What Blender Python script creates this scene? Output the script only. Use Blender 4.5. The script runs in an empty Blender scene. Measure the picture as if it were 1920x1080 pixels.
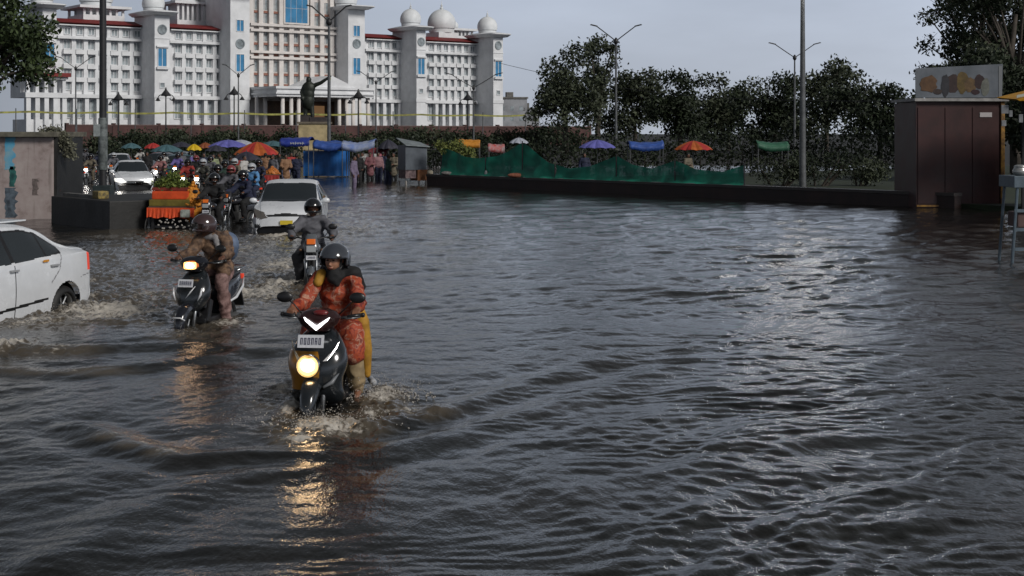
import bpy, bmesh, math, random
import numpy as np
from mathutils import Vector, Matrix, Euler, noise as mnoise

R = math.radians
PI = math.pi
rnd = random.Random(7)
scn = bpy.context.scene
COL = scn.collection

# ---------------------------------------------------------------- camera, sky, sun, exposure
F = 2667.0            # focal length in photo pixels (50 mm)
HC = 2.45             # camera height above the water
YH = 250.0            # horizon row in the photo
cam_d = bpy.data.cameras.new('camera'); cam = bpy.data.objects.new('camera', cam_d); COL.objects.link(cam)
cam.location = (0, 0, HC); cam.rotation_euler = (R(90), 0, 0)
cam_d.sensor_width = 36; cam_d.lens = 36*F/1920; cam_d.shift_y = -(540-YH)/1920
cam_d.clip_start = 0.1; cam_d.clip_end = 6000
scn.camera = cam

SUN_EL, SUN_AZ = R(33), R(133)     # azimuth measured clockwise from +Y
world = bpy.data.worlds.new("World"); scn.world = world; world.use_nodes = True
wn, wl = world.node_tree.nodes, world.node_tree.links
wn.clear()
wo = wn.new('ShaderNodeOutputWorld'); bg = wn.new('ShaderNodeBackground')
sky = wn.new('ShaderNodeTexSky'); sky.sky_type = 'NISHITA'; sky.sun_disc = False
sky.sun_elevation = SUN_EL; sky.sun_rotation = SUN_AZ; sky.dust_density = 4; sky.air_density = 1.2
# overcast: the clear sky's colour is mostly replaced by a grey cloud deck, darkened overhead to dim the water reflections
tc = wn.new('ShaderNodeTexCoord')
sep = wn.new('ShaderNodeSeparateXYZ'); wl.new(tc.outputs['Generated'], sep.inputs[0])
mp = wn.new('ShaderNodeMapping'); mp.inputs['Scale'].default_value = (1.2, 1.2, 4.5); mp.inputs['Location'].default_value = (3.1, .4, 0)
wl.new(tc.outputs['Generated'], mp.inputs[0])
nz = wn.new('ShaderNodeTexNoise'); nz.inputs['Scale'].default_value = 2.1; nz.inputs['Detail'].default_value = 6; nz.inputs['Roughness'].default_value = .55
wl.new(mp.outputs[0], nz.inputs['Vector'])
ramp = wn.new('ShaderNodeValToRGB')
cr = ramp.color_ramp
cr.elements[0].position = 0.0; cr.elements[0].color = (4.2, 4.6, 5.3, 1)
cr.elements[1].position = 0.75; cr.elements[1].color = (0.7, 0.73, 0.78, 1)
e = cr.elements.new(0.12); e.color = (3.8, 4.3, 5.3, 1)
e = cr.elements.new(0.3); e.color = (1.5, 1.57, 1.68, 1)
wl.new(sep.outputs['Z'], ramp.inputs[0])
vr = wn.new('ShaderNodeMapRange'); vr.inputs[1].default_value = .3; vr.inputs[2].default_value = .7; vr.inputs[3].default_value = .86; vr.inputs[4].default_value = 1.16
wl.new(nz.outputs[0], vr.inputs[0])
xr = wn.new('ShaderNodeMapRange'); xr.inputs[1].default_value = -.35; xr.inputs[2].default_value = .35; xr.inputs[3].default_value = .82; xr.inputs[4].default_value = 1.36
wl.new(sep.outputs['X'], xr.inputs[0])
m0 = wn.new('ShaderNodeMath'); m0.operation = 'MULTIPLY'; wl.new(vr.outputs[0], m0.inputs[0]); wl.new(xr.outputs[0], m0.inputs[1])
m1 = wn.new('ShaderNodeVectorMath'); m1.operation = 'SCALE'; wl.new(ramp.outputs[0], m1.inputs[0]); wl.new(m0.outputs[0], m1.inputs['Scale'])
mx = wn.new('ShaderNodeMixRGB'); mx.inputs[0].default_value = .93
wl.new(sky.outputs[0], mx.inputs[1]); wl.new(m1.outputs[0], mx.inputs[2])
wl.new(mx.outputs[0], bg.inputs[0]); bg.inputs[1].default_value = 0.10
wl.new(bg.outputs[0], wo.inputs[0])

sd = bpy.data.lights.new('sun', 'SUN'); sd.energy = 2.2; sd.angle = R(16); sd.color = (1, .97, .93)
sun = bpy.data.objects.new('sun', sd); COL.objects.link(sun)
sdir = Vector((math.sin(SUN_AZ)*math.cos(SUN_EL), math.cos(SUN_AZ)*math.cos(SUN_EL), math.sin(SUN_EL)))
sun.rotation_euler = sdir.to_track_quat('Z', 'Y').to_euler(); sun.location = (0, -20, 40)

scn.view_settings.view_transform = 'Standard'; scn.view_settings.look = 'None'
scn.view_settings.exposure = 0.0; scn.view_settings.gamma = 1
scn.cycles.use_denoising = True
scn.cycles.max_bounces = 6; scn.cycles.glossy_bounces = 3; scn.cycles.diffuse_bounces = 2
scn.cycles.caustics_reflective = False; scn.cycles.caustics_refractive = False
scn.cycles.sample_clamp_indirect = 4.0

# ---------------------------------------------------------------- helpers
def depth(py, z=0.0): return F*(HC-z)/(py-YH)
def gp(px, py, z=0.0):
    Y = depth(py, z); return Vector(((px-960)/F*Y, Y, z))
def at(px, py, Y): return Vector(((px-960)/F*Y, Y, HC-(py-YH)*Y/F))

MATS = {}
def mat(name, col, rough=.5, metal=0., var=.0, vscale=3., bump=.0, bscale=30., spec=.5, emit=None, estr=0., col2=None, coat=0.):
    if name in MATS: return MATS[name]
    m = bpy.data.materials.new(name); m.use_nodes = True
    nt = m.node_tree; n = nt.nodes; l = nt.links; b = n['Principled BSDF']
    c = tuple(col)+(1,)
    b.inputs['Base Color'].default_value = c
    b.inputs['Roughness'].default_value = rough; b.inputs['Metallic'].default_value = metal
    b.inputs['Specular IOR Level'].default_value = spec
    if coat: b.inputs['Coat Weight'].default_value = coat; b.inputs['Coat Roughness'].default_value = .06
    if var > 0 or bump > 0 or col2 is not None:
        t = n.new('ShaderNodeTexCoord')
    if var > 0 or col2 is not None:
        q = n.new('ShaderNodeTexNoise'); q.inputs['Scale'].default_value = vscale; q.inputs['Detail'].default_value = 6; q.inputs['Roughness'].default_value = .65
        l.new(t.outputs['Object'], q.inputs['Vector'])
        r_ = n.new('ShaderNodeValToRGB'); r_.color_ramp.elements[0].position = .36; r_.color_ramp.elements[1].position = .64
        c2 = tuple(col2) if col2 is not None else tuple(max(0, x*(1-var)) for x in col)
        r_.color_ramp.elements[0].color = c2+(1,)
        r_.color_ramp.elements[1].color = tuple(min(1, x*(1+var*.5)) for x in col)+(1,)
        l.new(q.outputs[0], r_.inputs[0]); l.new(r_.outputs[0], b.inputs['Base Color'])
        rr = n.new('ShaderNodeMapRange'); rr.inputs[3].default_value = max(0, rough-.12); rr.inputs[4].default_value = min(1, rough+.12)
        l.new(q.outputs[0], rr.inputs[0]); l.new(rr.outputs[0], b.inputs['Roughness'])
    if bump > 0:
        q2 = n.new('ShaderNodeTexNoise'); q2.inputs['Scale'].default_value = bscale; q2.inputs['Detail'].default_value = 4
        l.new(t.outputs['Object'], q2.inputs['Vector'])
        bm_ = n.new('ShaderNodeBump'); bm_.inputs['Strength'].default_value = bump; bm_.inputs['Distance'].default_value = .02
        l.new(q2.outputs[0], bm_.inputs['Height']); l.new(bm_.outputs[0], b.inputs['Normal'])
    if emit is not None:
        b.inputs['Emission Color'].default_value = tuple(emit)+(1,); b.inputs['Emission Strength'].default_value = estr
    MATS[name] = m
    return m

def tag(o, label=None, cat=None, group=None, kind=None):
    if label: o['label'] = label
    if cat: o['category'] = cat
    if group: o['group'] = group
    if kind: o['kind'] = kind
    return o
def empty(name, loc=(0, 0, 0), rz=0., label=None, cat=None, group=None):
    o = bpy.data.objects.new(name, None); COL.objects.link(o); o.location = loc; o.rotation_euler = (0, 0, rz)
    o.empty_display_size = .2
    return tag(o, label, cat, group)
def link_mesh(name, me, material=None, parent=None, label=None):
    o = bpy.data.objects.new(name, me); COL.objects.link(o)
    if material is not None:
        for mm in (material if isinstance(material, (list, tuple)) else [material]): me.materials.append(mm)
    if parent is not None: o.parent = parent
    if label: o['label'] = label
    return o
def kids(o): return [c for c in bpy.data.objects if c.parent is o]
KID = {}
def copy_tree(o, parent=None, recol=None):
    c = o.copy(); COL.objects.link(c); c.parent = parent
    if recol and c.type == 'MESH':
        for i, s in enumerate(c.material_slots):
            nm = recol.get(s.material.name) if s.material else None
            if nm: s.link = 'OBJECT'; s.material = nm
    for ch in list(o.children): copy_tree(ch, c, recol)
    return c

class MB:
    """collects simple solids in one bmesh"""
    def __init__(s): s.bm = bmesh.new(); s.mi = 0
    def _f(s, vs):
        try:
            f = s.bm.faces.new(vs); f.material_index = s.mi; return f
        except ValueError: return None
    def box(s, c, d, rot=None, taper=1.0, bev=0.):
        M = Matrix.Translation(Vector(c))
        if rot is not None: M = M @ (Euler(rot).to_matrix().to_4x4())
        x, y, z = d[0]/2, d[1]/2, d[2]/2
        P = [(-x, -y, -z), (x, -y, -z), (x, y, -z), (-x, y, -z), (-x*taper, -y*taper, z), (x*taper, -y*taper, z), (x*taper, y*taper, z), (-x*taper, y*taper, z)]
        v = [s.bm.verts.new(M @ Vector(p)) for p in P]
        fs = [s._f([v[i] for i in q]) for q in ((3, 2, 1, 0), (4, 5, 6, 7), (0, 1, 5, 4), (1, 2, 6, 5), (2, 3, 7, 6), (3, 0, 4, 7))]
        if bev > 0:
            ed = set()
            for f in fs: ed.update(f.edges)
            bmesh.ops.bevel(s.bm, geom=list(ed), offset=bev, segments=2, affect='EDGES', profile=.7)
        return s
    def bb(s, x0, x1, y0, y1, z0, z1, bev=0.): return s.box(((x0+x1)/2, (y0+y1)/2, (z0+z1)/2), (x1-x0, y1-y0, z1-z0), bev=bev)
    def cyl(s, p0, p1, r0, r1=None, n=10, cap=True):
        if r1 is None: r1 = r0
        p0, p1 = Vector(p0), Vector(p1); d = (p1-p0)
        if d.length < 1e-6: return s
        d.normalize(); a = d.orthogonal().normalized(); b = d.cross(a)
        A = []; B = []
        for i in range(n):
            t = 2*PI*i/n; o = a*math.cos(t)+b*math.sin(t)
            A.append(s.bm.verts.new(p0+o*r0)); B.append(s.bm.verts.new(p1+o*r1))
        for i in range(n): s._f([A[i], A[(i+1) % n], B[(i+1) % n], B[i]])
        if cap: s._f(A[::-1]); s._f(B)
        return s
    def tube(s, pts, r, n=8):
        pts = [Vector(p) for p in pts]
        rs = r if isinstance(r, (list, tuple)) else [r]*len(pts)
        rings = []
        up = None
        for i, p in enumerate(pts):
            d = (pts[min(i+1, len(pts)-1)]-pts[max(i-1, 0)]).normalized()
            a = d.orthogonal().normalized() if up is None else (up-d*up.dot(d)).normalized()
            up = a; b = d.cross(a)
            rings.append([s.bm.verts.new(p+(a*math.cos(2*PI*k/n)+b*math.sin(2*PI*k/n))*rs[i]) for k in range(n)])
        for A, B in zip(rings, rings[1:]):
            for k in range(n): s._f([A[k], A[(k+1) % n], B[(k+1) % n], B[k]])
        s._f(rings[0][::-1]); s._f(rings[-1])
        return s
    def ell(s, c, r, rot=None, nu=14, nv=8):
        M = Matrix.Translation(Vector(c))
        if rot is not None: M = M @ (Euler(rot).to_matrix().to_4x4())
        if not isinstance(r, (tuple, list)): r = (r, r, r)
        rows = []
        for j in range(1, nv):
            ph = PI*j/nv
            rows.append([s.bm.verts.new(M @ Vector((r[0]*math.sin(ph)*math.cos(2*PI*i/nu), r[1]*math.sin(ph)*math.sin(2*PI*i/nu), r[2]*math.cos(ph)))) for i in range(nu)])
        t = s.bm.verts.new(M @ Vector((0, 0, r[2]))); b = s.bm.verts.new(M @ Vector((0, 0, -r[2])))
        for i in range(nu):
            s._f([t, rows[0][i], rows[0][(i+1) % nu]]); s._f([b, rows[-1][(i+1) % nu], rows[-1][i]])
        for A, B in zip(rows, rows[1:]):
            for i in range(nu): s._f([A[i], B[i], B[(i+1) % nu], A[(i+1) % nu]])
        return s
    def lathe(s, c, prof, n=20, axis='Z', a0=0., a1=2*PI):
        c = Vector(c); rings = []
        full = abs(a1-a0-2*PI) < 1e-4
        m = n if full else n+1
        for r, z in prof:
            ring = []
            for i in range(m):
                t = a0+(a1-a0)*i/n
                x, y = r*math.cos(t), r*math.sin(t)
                p = {'Z': (x, y, z), 'X': (z, x, y), 'Y': (x, z, y)}[axis]
                ring.append(s.bm.verts.new(c+Vector(p)))
            rings.append(ring)
        for A, B in zip(rings, rings[1:]):
            for i in range(n): s._f([A[i], A[(i+1) % m], B[(i+1) % m], B[i]])
        return s
    def poly(s, pts, ext=None):
        v = [s.bm.verts.new(Vector(p)) for p in pts]
        f = s._f(v)
        if ext is not None:
            e = Vector(ext); w = [s.bm.verts.new(Vector(p)+e) for p in pts]
            s._f(w[::-1])
            k = len(v)
            for i in range(k): s._f([v[i], v[(i+1) % k], w[(i+1) % k], w[i]])
        return s
    def stack(s, secs, n=24, ex=2.6, cap=True):
        """closed superellipse sections: (centre, half width x, half depth y, [exponent]) stacked in order"""
        rings = []
        for q in secs:
            c, a, b = Vector(q[0]), q[1], q[2]; e_ = q[3] if len(q) > 3 else ex
            ring = []
            for i in range(n):
                t = 2*PI*i/n; ct, st = math.cos(t), math.sin(t)
                ring.append(s.bm.verts.new(c+Vector((a*math.copysign(abs(ct)**(2/e_), ct), b*math.copysign(abs(st)**(2/e_), st), 0))))
            rings.append(ring)
        for A, B in zip(rings, rings[1:]):
            for i in range(n): s._f([A[i], A[(i+1) % n], B[(i+1) % n], B[i]])
        if cap: s._f(rings[0][::-1]); s._f(rings[-1])
        return s
    def rings(s, rings, close=True, cap=True):
        V = [[s.bm.verts.new(Vector(p)) for p in r] for r in rings]
        n = len(V[0])
        for A, B in zip(V, V[1:]):
            for i in range(n if close else n-1): s._f([A[i], A[(i+1) % n], B[(i+1) % n], B[i]])
        if cap and close: s._f(V[0][::-1]); s._f(V[-1])
        return s
    def build(s, name, material, parent=None, smooth=False, label=None, fix=True):
        if fix: bmesh.ops.recalc_face_normals(s.bm, faces=s.bm.faces)
        me = bpy.data.meshes.new(name); s.bm.to_mesh(me); s.bm.free()
        o = link_mesh(name, me, material, parent, label)
        if smooth:
            for p in me.polygons: p.use_smooth = True
            if smooth != True:
                me.set_sharp_from_angle(angle=R(smooth))
        return o

def blob(name, prims, vox, material, parent=None, smooth=4, label=None, cut=None):
    """one continuous surface grown round tapered limbs and ellipsoids"""
    m = MB()
    for q in prims:
        if q[0] == 'c':
            _, a, b, ra, rb = q
            a, b = Vector(a), Vector(b); k = max(2, int((b-a).length/max(.02, min(ra, rb))*1.2)+1)
            m.cyl(a, b, ra, rb, 14); m.ell(a, ra, nu=14); m.ell(b, rb, nu=14)
        elif q[0] == 'e': m.ell(q[1], q[2], q[3] if len(q) > 3 else None, nu=20, nv=12)
        elif q[0] == 'b': m.box(q[1], q[2], q[3] if len(q) > 3 else None)
    me0 = bpy.data.meshes.new('t'); m.bm.to_mesh(me0); m.bm.free()
    t = bpy.data.objects.new('t', me0); COL.objects.link(t)
    r = t.modifiers.new('r', 'REMESH'); r.mode = 'VOXEL'; r.voxel_size = vox; r.adaptivity = 0
    if smooth:
        sm = t.modifiers.new('s', 'SMOOTH'); sm.iterations = smooth; sm.factor = .5
    dg = bpy.context.evaluated_depsgraph_get(); dg.update()
    me = bpy.data.meshes.new_from_object(t.evaluated_get(dg)); me.name = name
    bpy.data.objects.remove(t); bpy.data.meshes.remove(me0)
    me.materials.clear()
    for p in me.polygons: p.use_smooth = True
    return link_mesh(name, me, material, parent, label)

def np_mesh(name, V, Fq, smooth=False):
    me = bpy.data.meshes.new(name)
    V = np.asarray(V, dtype=np.float32); Fq = np.asarray(Fq, dtype=np.int32)
    k = Fq.shape[1]
    me.vertices.add(len(V)); me.vertices.foreach_set('co', V.ravel())
    me.loops.add(Fq.size); me.loops.foreach_set('vertex_index', Fq.ravel())
    me.polygons.add(len(Fq)); me.polygons.foreach_set('loop_start', np.arange(0, Fq.size, k, dtype=np.int32))
    me.polygons.foreach_set('loop_total', np.full(len(Fq), k, dtype=np.int32))
    if smooth: me.polygons.foreach_set('use_smooth', np.ones(len(Fq), dtype=bool))
    me.update(calc_edges=True)
    return me

def vnoise(x, y, seed=0):
    xi = np.floor(x).astype(np.int64); yi = np.floor(y).astype(np.int64)
    fx = x-xi; fy = y-yi; fx = fx*fx*(3-2*fx); fy = fy*fy*(3-2*fy)
    def h(a, b):
        q = (a*374761393+b*668265263+seed*974634777) & 0xffffffff
        q = ((q ^ (q >> 13))*1274126177) & 0xffffffff
        return ((q ^ (q >> 16)) & 0xffff)/65535.0
    return (h(xi, yi)*(1-fx)+h(xi+1, yi)*fx)*(1-fy)+(h(xi, yi+1)*(1-fx)+h(xi+1, yi+1)*fx)*fy
def fbm(x, y, o=4, seed=0):
    s = 0; a = .5; t = 0
    for i in range(o):
        s = s+a*vnoise(x*2**i+17.3*i, y*2**i-9.1*i, seed+i); t += a; a *= .5
    return s/t
def sst(a, b, x):
    t = np.clip((x-a)/(b-a), 0, 1); return t*t*(3-2*t)

# ---------------------------------------------------------------- materials
WHITE = mat('white_wall_paint', (.735, .745, .76), .7, var=.12, vscale=.5, bump=.1, bscale=4)
CREAM = mat('beige_wall_paint', (.68, .64, .61), .7, var=.12, vscale=.5)
ROOFRED = mat('red_roof_tiles', (.20, .014, .012), .6, var=.35, vscale=1.2)
PANE = mat('grey_window_glass', (.30, .34, .36), .25, var=.5, vscale=.7)
BLUEGLASS = mat('blue_window_glass', (.045, .22, .42), .15, var=.25, vscale=.4)
SILL = mat('brown_sill', (.32, .14, .10), .7, var=.3, vscale=1)
DOME = mat('dome_plaster', (.72, .74, .75), .55, var=.1, vscale=.6)
DARK = mat('black_plastic', (.012, .012, .013), .38, var=.3, vscale=14)
RUBBER = mat('tyre_rubber', (.012, .012, .012), .65, var=.3, vscale=20)
CHROME = mat('chrome', (.6, .6, .6), .16, 1.)
STEEL = mat('dull_steel', (.28, .29, .30), .38, .9, var=.3, vscale=8)
CARWHITE = mat('white_car_paint', (.70, .72, .745), .28, var=.12, vscale=1.6, coat=.5)
CARGLASS = mat('dark_car_glass', (.016, .021, .024), .07, spec=.9)
MUD = mat('muddy_skirt', (.05, .045, .04), .6)
SKIN = mat('brown_skin', (.23, .105, .06), .5, var=.12, vscale=12)
SKIN2 = mat('dark_brown_skin', (.14, .065, .04), .5, var=.12, vscale=12)
LAMPRIM = mat('warm_lamp_glow', (.9, .6, .3), .2, emit=(1, .64, .22), estr=1.7)
LAMPLIT = mat('lit_headlamp', (.9, .85, .7), .2, emit=(1, .68, .38), estr=22)
LAMPLIT2 = mat('lit_headlamp_orange', (.9, .8, .6), .2, emit=(1, .62, .36), estr=20)
LAMPWHITE = mat('lit_white_lamp', (.9, .9, .9), .2, emit=(1, .97, .9), estr=26)
LEDWHITE = mat('lit_daytime_light', (.9, .9, .9), .2, emit=(.95, .97, 1), estr=3.2)
REDLENS = mat('red_tail_lens', (.75, .06, .03), .25, emit=(1, .10, .05), estr=.22)
AMBER = mat('amber_lens', (.75, .16, .02), .25)
CONC = mat('grey_concrete', (.16, .155, .145), .8, var=.4, vscale=1.5, bump=.3, bscale=12)
DKCONC = mat('dark_wet_concrete', (.018, .018, .017), .6, var=.5, vscale=1.2, bump=.3, bscale=12)
REDSTONE = mat('red_stone', (.085, .038, .034), .8, var=.45, vscale=.4, bump=.2)
POLE = mat('dark_pole_metal', (.02, .02, .022), .5, var=.3, vscale=4)
POLEG = mat('grey_pole_metal', (.12, .125, .13), .5, .3, var=.3, vscale=4)

def split_islands(o):
    """give every separate piece of a mesh an object of its own"""
    me = o.data; n = len(me.vertices); par = list(range(n))
    def fd(i):
        while par[i] != i: par[i] = par[par[i]]; i = par[i]
        return i
    for e in me.edges:
        x, y = fd(e.vertices[0]), fd(e.vertices[1])
        if x != y: par[x] = y
    isl = {}
    for p in me.polygons: isl.setdefault(fd(p.vertices[0]), []).append(p.index)
    if len(isl) < 2: return [o]
    out = []; sm = me.polygons[0].use_smooth; base = o.name.split('.')[0]
    for k, (r_, fl) in enumerate(isl.items()):
        vs = {}; V = []; Fc = []
        for fi in fl:
            q = []
            for v in me.polygons[fi].vertices:
                if v not in vs: vs[v] = len(V); V.append(tuple(me.vertices[v].co))
                q.append(vs[v])
            Fc.append(q)
        m2 = bpy.data.meshes.new(base); m2.from_pydata(V, [], Fc)
        for p in m2.polygons: p.use_smooth = sm
        for mt in me.materials: m2.materials.append(mt)
        if k == 0: o.data = m2; out.append(o)
        else:
            c = o.copy(); c.data = m2; COL.objects.link(c); out.append(c)
    return out
def split_parts(root, names):
    for c in list(root.children_recursive):
        if c.type == 'MESH' and c.name.split('.')[0] in names: split_islands(c)
# ---------------------------------------------------------------- ground, water
def mat_ground():
    m = mat('wet_asphalt', (.022, .022, .021), .8, var=.4, vscale=.3, bump=.4, bscale=20); return m
ys = [-60, 60, 85, 118, 160, 400, 3500]
zs = [-.25, -.25, -.25, .12, .3, .5, .5]
V = []; Fq = []
for j, (y, z) in enumerate(zip(ys, zs)):
    for i, x in enumerate((-3500, -300, -100, 100, 300, 3500)): V.append((x, y, z))
for j in range(len(ys)-1):
    for i in range(5): a = j*6+i; Fq.append((a, a+1, a+7, a+6))
tag(link_mesh('ground', np_mesh('ground', V, Fq), mat_ground()), kind='structure')

# foam: (photo x, photo y, half width px, half height px, strength, extra height m)
FOAM = [(612, 800, 84, 16, .95, .06), (560, 820, 40, 12, .6, .03), (720, 742, 36, 18, .9, .08), (755, 772, 75, 12, .65, .04), (700, 780, 40, 18, .65, .06), (655, 802, 50, 14, .6, .05),
        (525, 735, 30, 26, .8, .06), (548, 765, 18, 30, .8, .06), (800, 775, 35, 12, .35, .02),
        (200, 585, 130, 24, .75, .06), (130, 570, 50, 26, .8, .07), (260, 560, 90, 20, .55, .05), (60, 605, 70, 12, .7, .05), (18, 652, 28, 14, .9, .09), (95, 660, 80, 10, .5, .03),
        (230, 520, 110, 22, .4, .04), (200, 480, 110, 30, .35, .03), (300, 600, 90, 12, .5, .03),
        (480, 550, 90, 26, .65, .05), (520, 500, 60, 34, .6, .05), (475, 460, 50, 22, .5, .04), (590, 545, 45, 16, .5, .04), (540, 530, 50, 16, .8, .07),
        (350, 625, 60, 8, .5, .03), (430, 605, 50, 12, .6, .04), (215, 822, 40, 5, .5, .0), (262, 838, 40, 5, .55, .0), (320, 853, 40, 6, .6, .01), (110, 697, 110, 6, .55, .0),
        (680, 430, 90, 16, .5, .05), (520, 445, 60, 10, .7, .06), (700, 360, 60, 14, .4, .03), (770, 365, 50, 14, .45, .03), (330, 440, 90, 14, .55, .04), (230, 440, 90, 12, .4, .03), (620, 400, 60, 14, .35, .03),
        (300, 470, 140, 30, .4, .035), (150, 530, 60, 14, .5, .04), (400, 640, 50, 8, .35, .02)]
def water():
    nc = 1000
    py = np.concatenate([np.linspace(YH+1600, 900, 480, endpoint=False), np.linspace(900, YH+44, 620)]); nr = len(py); Y = F*HC/(py-YH)
    k = np.linspace(-.56, .56, nc)
    YY, KK = np.meshgrid(Y, k, indexing='ij'); X = KK*YY
    edge = sst(.56, .5, np.abs(KK))*sst(150, 125, YY)*sst(4.1, 4.6, YY)
    dY = YY**2/(F*HC)*np.abs(np.gradient(py))[:, None]; dX = YY*(k[1]-k[0])
    h = np.zeros_like(X)
    rg = np.random.default_rng(5)
    # slow warp keeps the wave trains from looking ruled
    wx = X+.9*(fbm(X*.35, YY*.35, 3, 11)-.5)*2; wy = YY+.9*(fbm(X*.35+40, YY*.35, 3, 12)-.5)*2
    calm = .55+.9*fbm(X*.16, YY*.13, 3, 31)
    n_per = 11
    for oc in range(5):
        wl0 = .17*1.75**oc
        for i in range(n_per):
            wl = wl0*rg.uniform(.8, 1.35)
            th = R(-62)+rg.normal(0, .62) if rg.random() < .75 else rg.uniform(0, 2*PI)
            kx, ky = math.cos(th)*2*PI/wl, math.sin(th)*2*PI/wl
            # fade waves the mesh cannot carry here
            res = np.abs(kx)*dX+np.abs(ky)*dY
            w = sst(2.9, 1.6, res)
            s = .0036*(wl/.5)**.9*(wl0/.17)**-.3*.54
            ph = wx*kx+wy*ky+rg.uniform(0, 6.3)
            h += w*s*(np.sin(ph)+.10*np.sin(2*ph+.6))
    right = sst(-.05, .22, KK)
    far_ = sst(14, 34, YY)
    h *= calm*(.50+.72*right+.55*far_)
    # wave crests thrown by the traffic
    def crest(pts, amp, wid):
        d = np.full(X.shape, 1e9); fall = np.ones_like(X)
        P = [gp(*p) for p in pts]
        for a, b in zip(P, P[1:]):
            ax, ay, bx, by = a.x, a.y, b.x, b.y; L = (bx-ax)**2+(by-ay)**2
            t = np.clip(((X-ax)*(bx-ax)+(YY-ay)*(by-ay))/L, 0, 1)
            d = np.minimum(d, np.hypot(X-ax-t*(bx-ax), YY-ay-t*(by-ay)))
        return amp*np.exp(-(d/wid)**2)-amp*.45*np.exp(-((d-wid*2.1)/wid)**2)
    h += crest([(150, 800), (250, 838), (340, 862), (470, 850), (600, 850)], .036, .16)
    h += crest([(-60, 690), (110, 700), (240, 690), (460, 660)], .034, .2)
    h += crest([(-60, 655), (150, 655), (330, 645), (520, 655)], .038, .22)
    h += crest([(640, 860), (820, 820), (1050, 760), (1250, 690)], .028, .2)
    h += crest([(700, 800), (830, 770), (1000, 715), (1180, 660)], .024, .16)
    h += crest([(560, 880), (420, 900), (250, 960), (100, 1060)], .03, .22)
    foam = np.zeros_like(X)
    n1 = fbm(X*4.5, YY*4.5, 4, 3); n2 = fbm(X*14, YY*14, 3, 5); n3 = fbm(X*1.6, YY*1.6, 3, 9)
    ridg = 1-np.abs(2*fbm(X*7, YY*6, 4, 21)-1)*2.2
    PYf = YH+F*HC/YY; PXf = 960+F*KK
    for (fx, fy, hw, hh, st, up) in FOAM:
        c = gp(fx, fy); rx = hw*c.y/F; ry = max(.12, hh*c.y**2/(F*HC))
        q = ((X-c.x)/rx)**2+((YY-c.y)/ry)**2
        g = np.exp(-q*.9)*st*(.55+.9*n3)
        foam = np.maximum(foam, g)
        h += up*np.exp(-q*.9)*(1.7*(n1-.42)+.9*np.clip(ridg, -.3, 1)*.6+.7*(n2-.5))
    h *= edge
    V = np.stack([X, YY, h], -1).reshape(-1, 3)
    idx = np.arange(nr*nc).reshape(nr, nc)
    Fq = np.stack([idx[:-1, :-1], idx[:-1, 1:], idx[1:, 1:], idx[1:, :-1]], -1).reshape(-1, 4)
    # flat water beyond the fine mesh: to both sides and behind the camera
    base = len(V); W = 260.
    near, far = Y[0], Y[-1]; ex = []; ef = []
    for s in (-1, 1):
        b = base+len(ex)
        ex += [(s*.56*near, near, 0), (s*W, near, 0), (s*W, far, 0), (s*.56*far, far, 0)]
        ef.append((b, b+1, b+2, b+3) if s > 0 else (b+3, b+2, b+1, b))
    b = base+len(ex); ex += [(-W, -40, 0), (W, -40, 0), (W, near, 0), (-W, near, 0)]; ef.append((b, b+1, b+2, b+3))
    me = np_mesh('water', np.vstack([V, np.array(ex)]), np.vstack([Fq, np.array(ef)]), smooth=True)
    at_ = me.attributes.new('foam', 'FLOAT', 'POINT')
    at_.data.foreach_set('value', np.concatenate([foam.ravel(), np.zeros(len(ex))]).astype(np.float32))
    m = bpy.data.materials.new('flood_water'); m.use_nodes = True
    n, l = m.node_tree.nodes, m.node_tree.links; b = n['Principled BSDF']
    b.inputs['IOR'].default_value = 1.33
    t = n.new('ShaderNodeTexCoord')
    def noise(sc, det, ro=.6, mapping=None):
        q = n.new('ShaderNodeTexNoise'); q.inputs['Scale'].default_value = sc; q.inputs['Detail'].default_value = det; q.inputs['Roughness'].default_value = ro
        if mapping:
            mp = n.new('ShaderNodeMapping'); mp.inputs['Scale'].default_value = mapping[0]; mp.inputs['Rotation'].default_value = (0, 0, mapping[1])
            l.new(t.outputs['Object'], mp.inputs[0]); l.new(mp.outputs[0], q.inputs['Vector'])
        else: l.new(t.outputs['Object'], q.inputs['Vector'])
        return q
    a = n.new('ShaderNodeAttribute'); a.attribute_name = 'foam'
    fn = noise(11, 9, .72)
    add = n.new('ShaderNodeMath'); add.operation = 'ADD'
    mf = n.new('ShaderNodeMath'); mf.operation = 'MULTIPLY'; mf.inputs[1].default_value = .62
    l.new(a.outputs['Fac'], mf.inputs[0]); l.new(mf.outputs[0], add.inputs[0]); l.new(fn.outputs[0], add.inputs[1])
    fr = n.new('ShaderNodeMapRange'); fr.interpolation_type = 'SMOOTHSTEP'; fr.inputs[1].default_value = .77; fr.inputs[2].default_value = 1.0
    l.new(add.outputs[0], fr.inputs[0])
    gate = n.new('ShaderNodeMapRange'); gate.inputs[1].default_value = .04; gate.inputs[2].default_value = .25; l.new(a.outputs['Fac'], gate.inputs[0])
    fm = n.new('ShaderNodeMath'); fm.operation = 'MULTIPLY'; l.new(fr.outputs[0], fm.inputs[0]); l.new(gate.outputs[0], fm.inputs[1])
    mud = noise(.5, 4)
    mr = n.new('ShaderNodeValToRGB'); mr.color_ramp.elements[0].position = .35; mr.color_ramp.elements[1].position = .7
    mr.color_ramp.elements[0].color = (.006, .007, .0065, 1); mr.color_ramp.elements[1].color = (.014, .0125, .010, 1)
    l.new(mud.outputs[0], mr.inputs[0])
    churn = n.new('ShaderNodeMixRGB'); churn.inputs[2].default_value = (.075, .062, .046, 1); l.new(gate.outputs[0], churn.inputs[0]); l.new(mr.outputs[0], churn.inputs[1])
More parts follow.
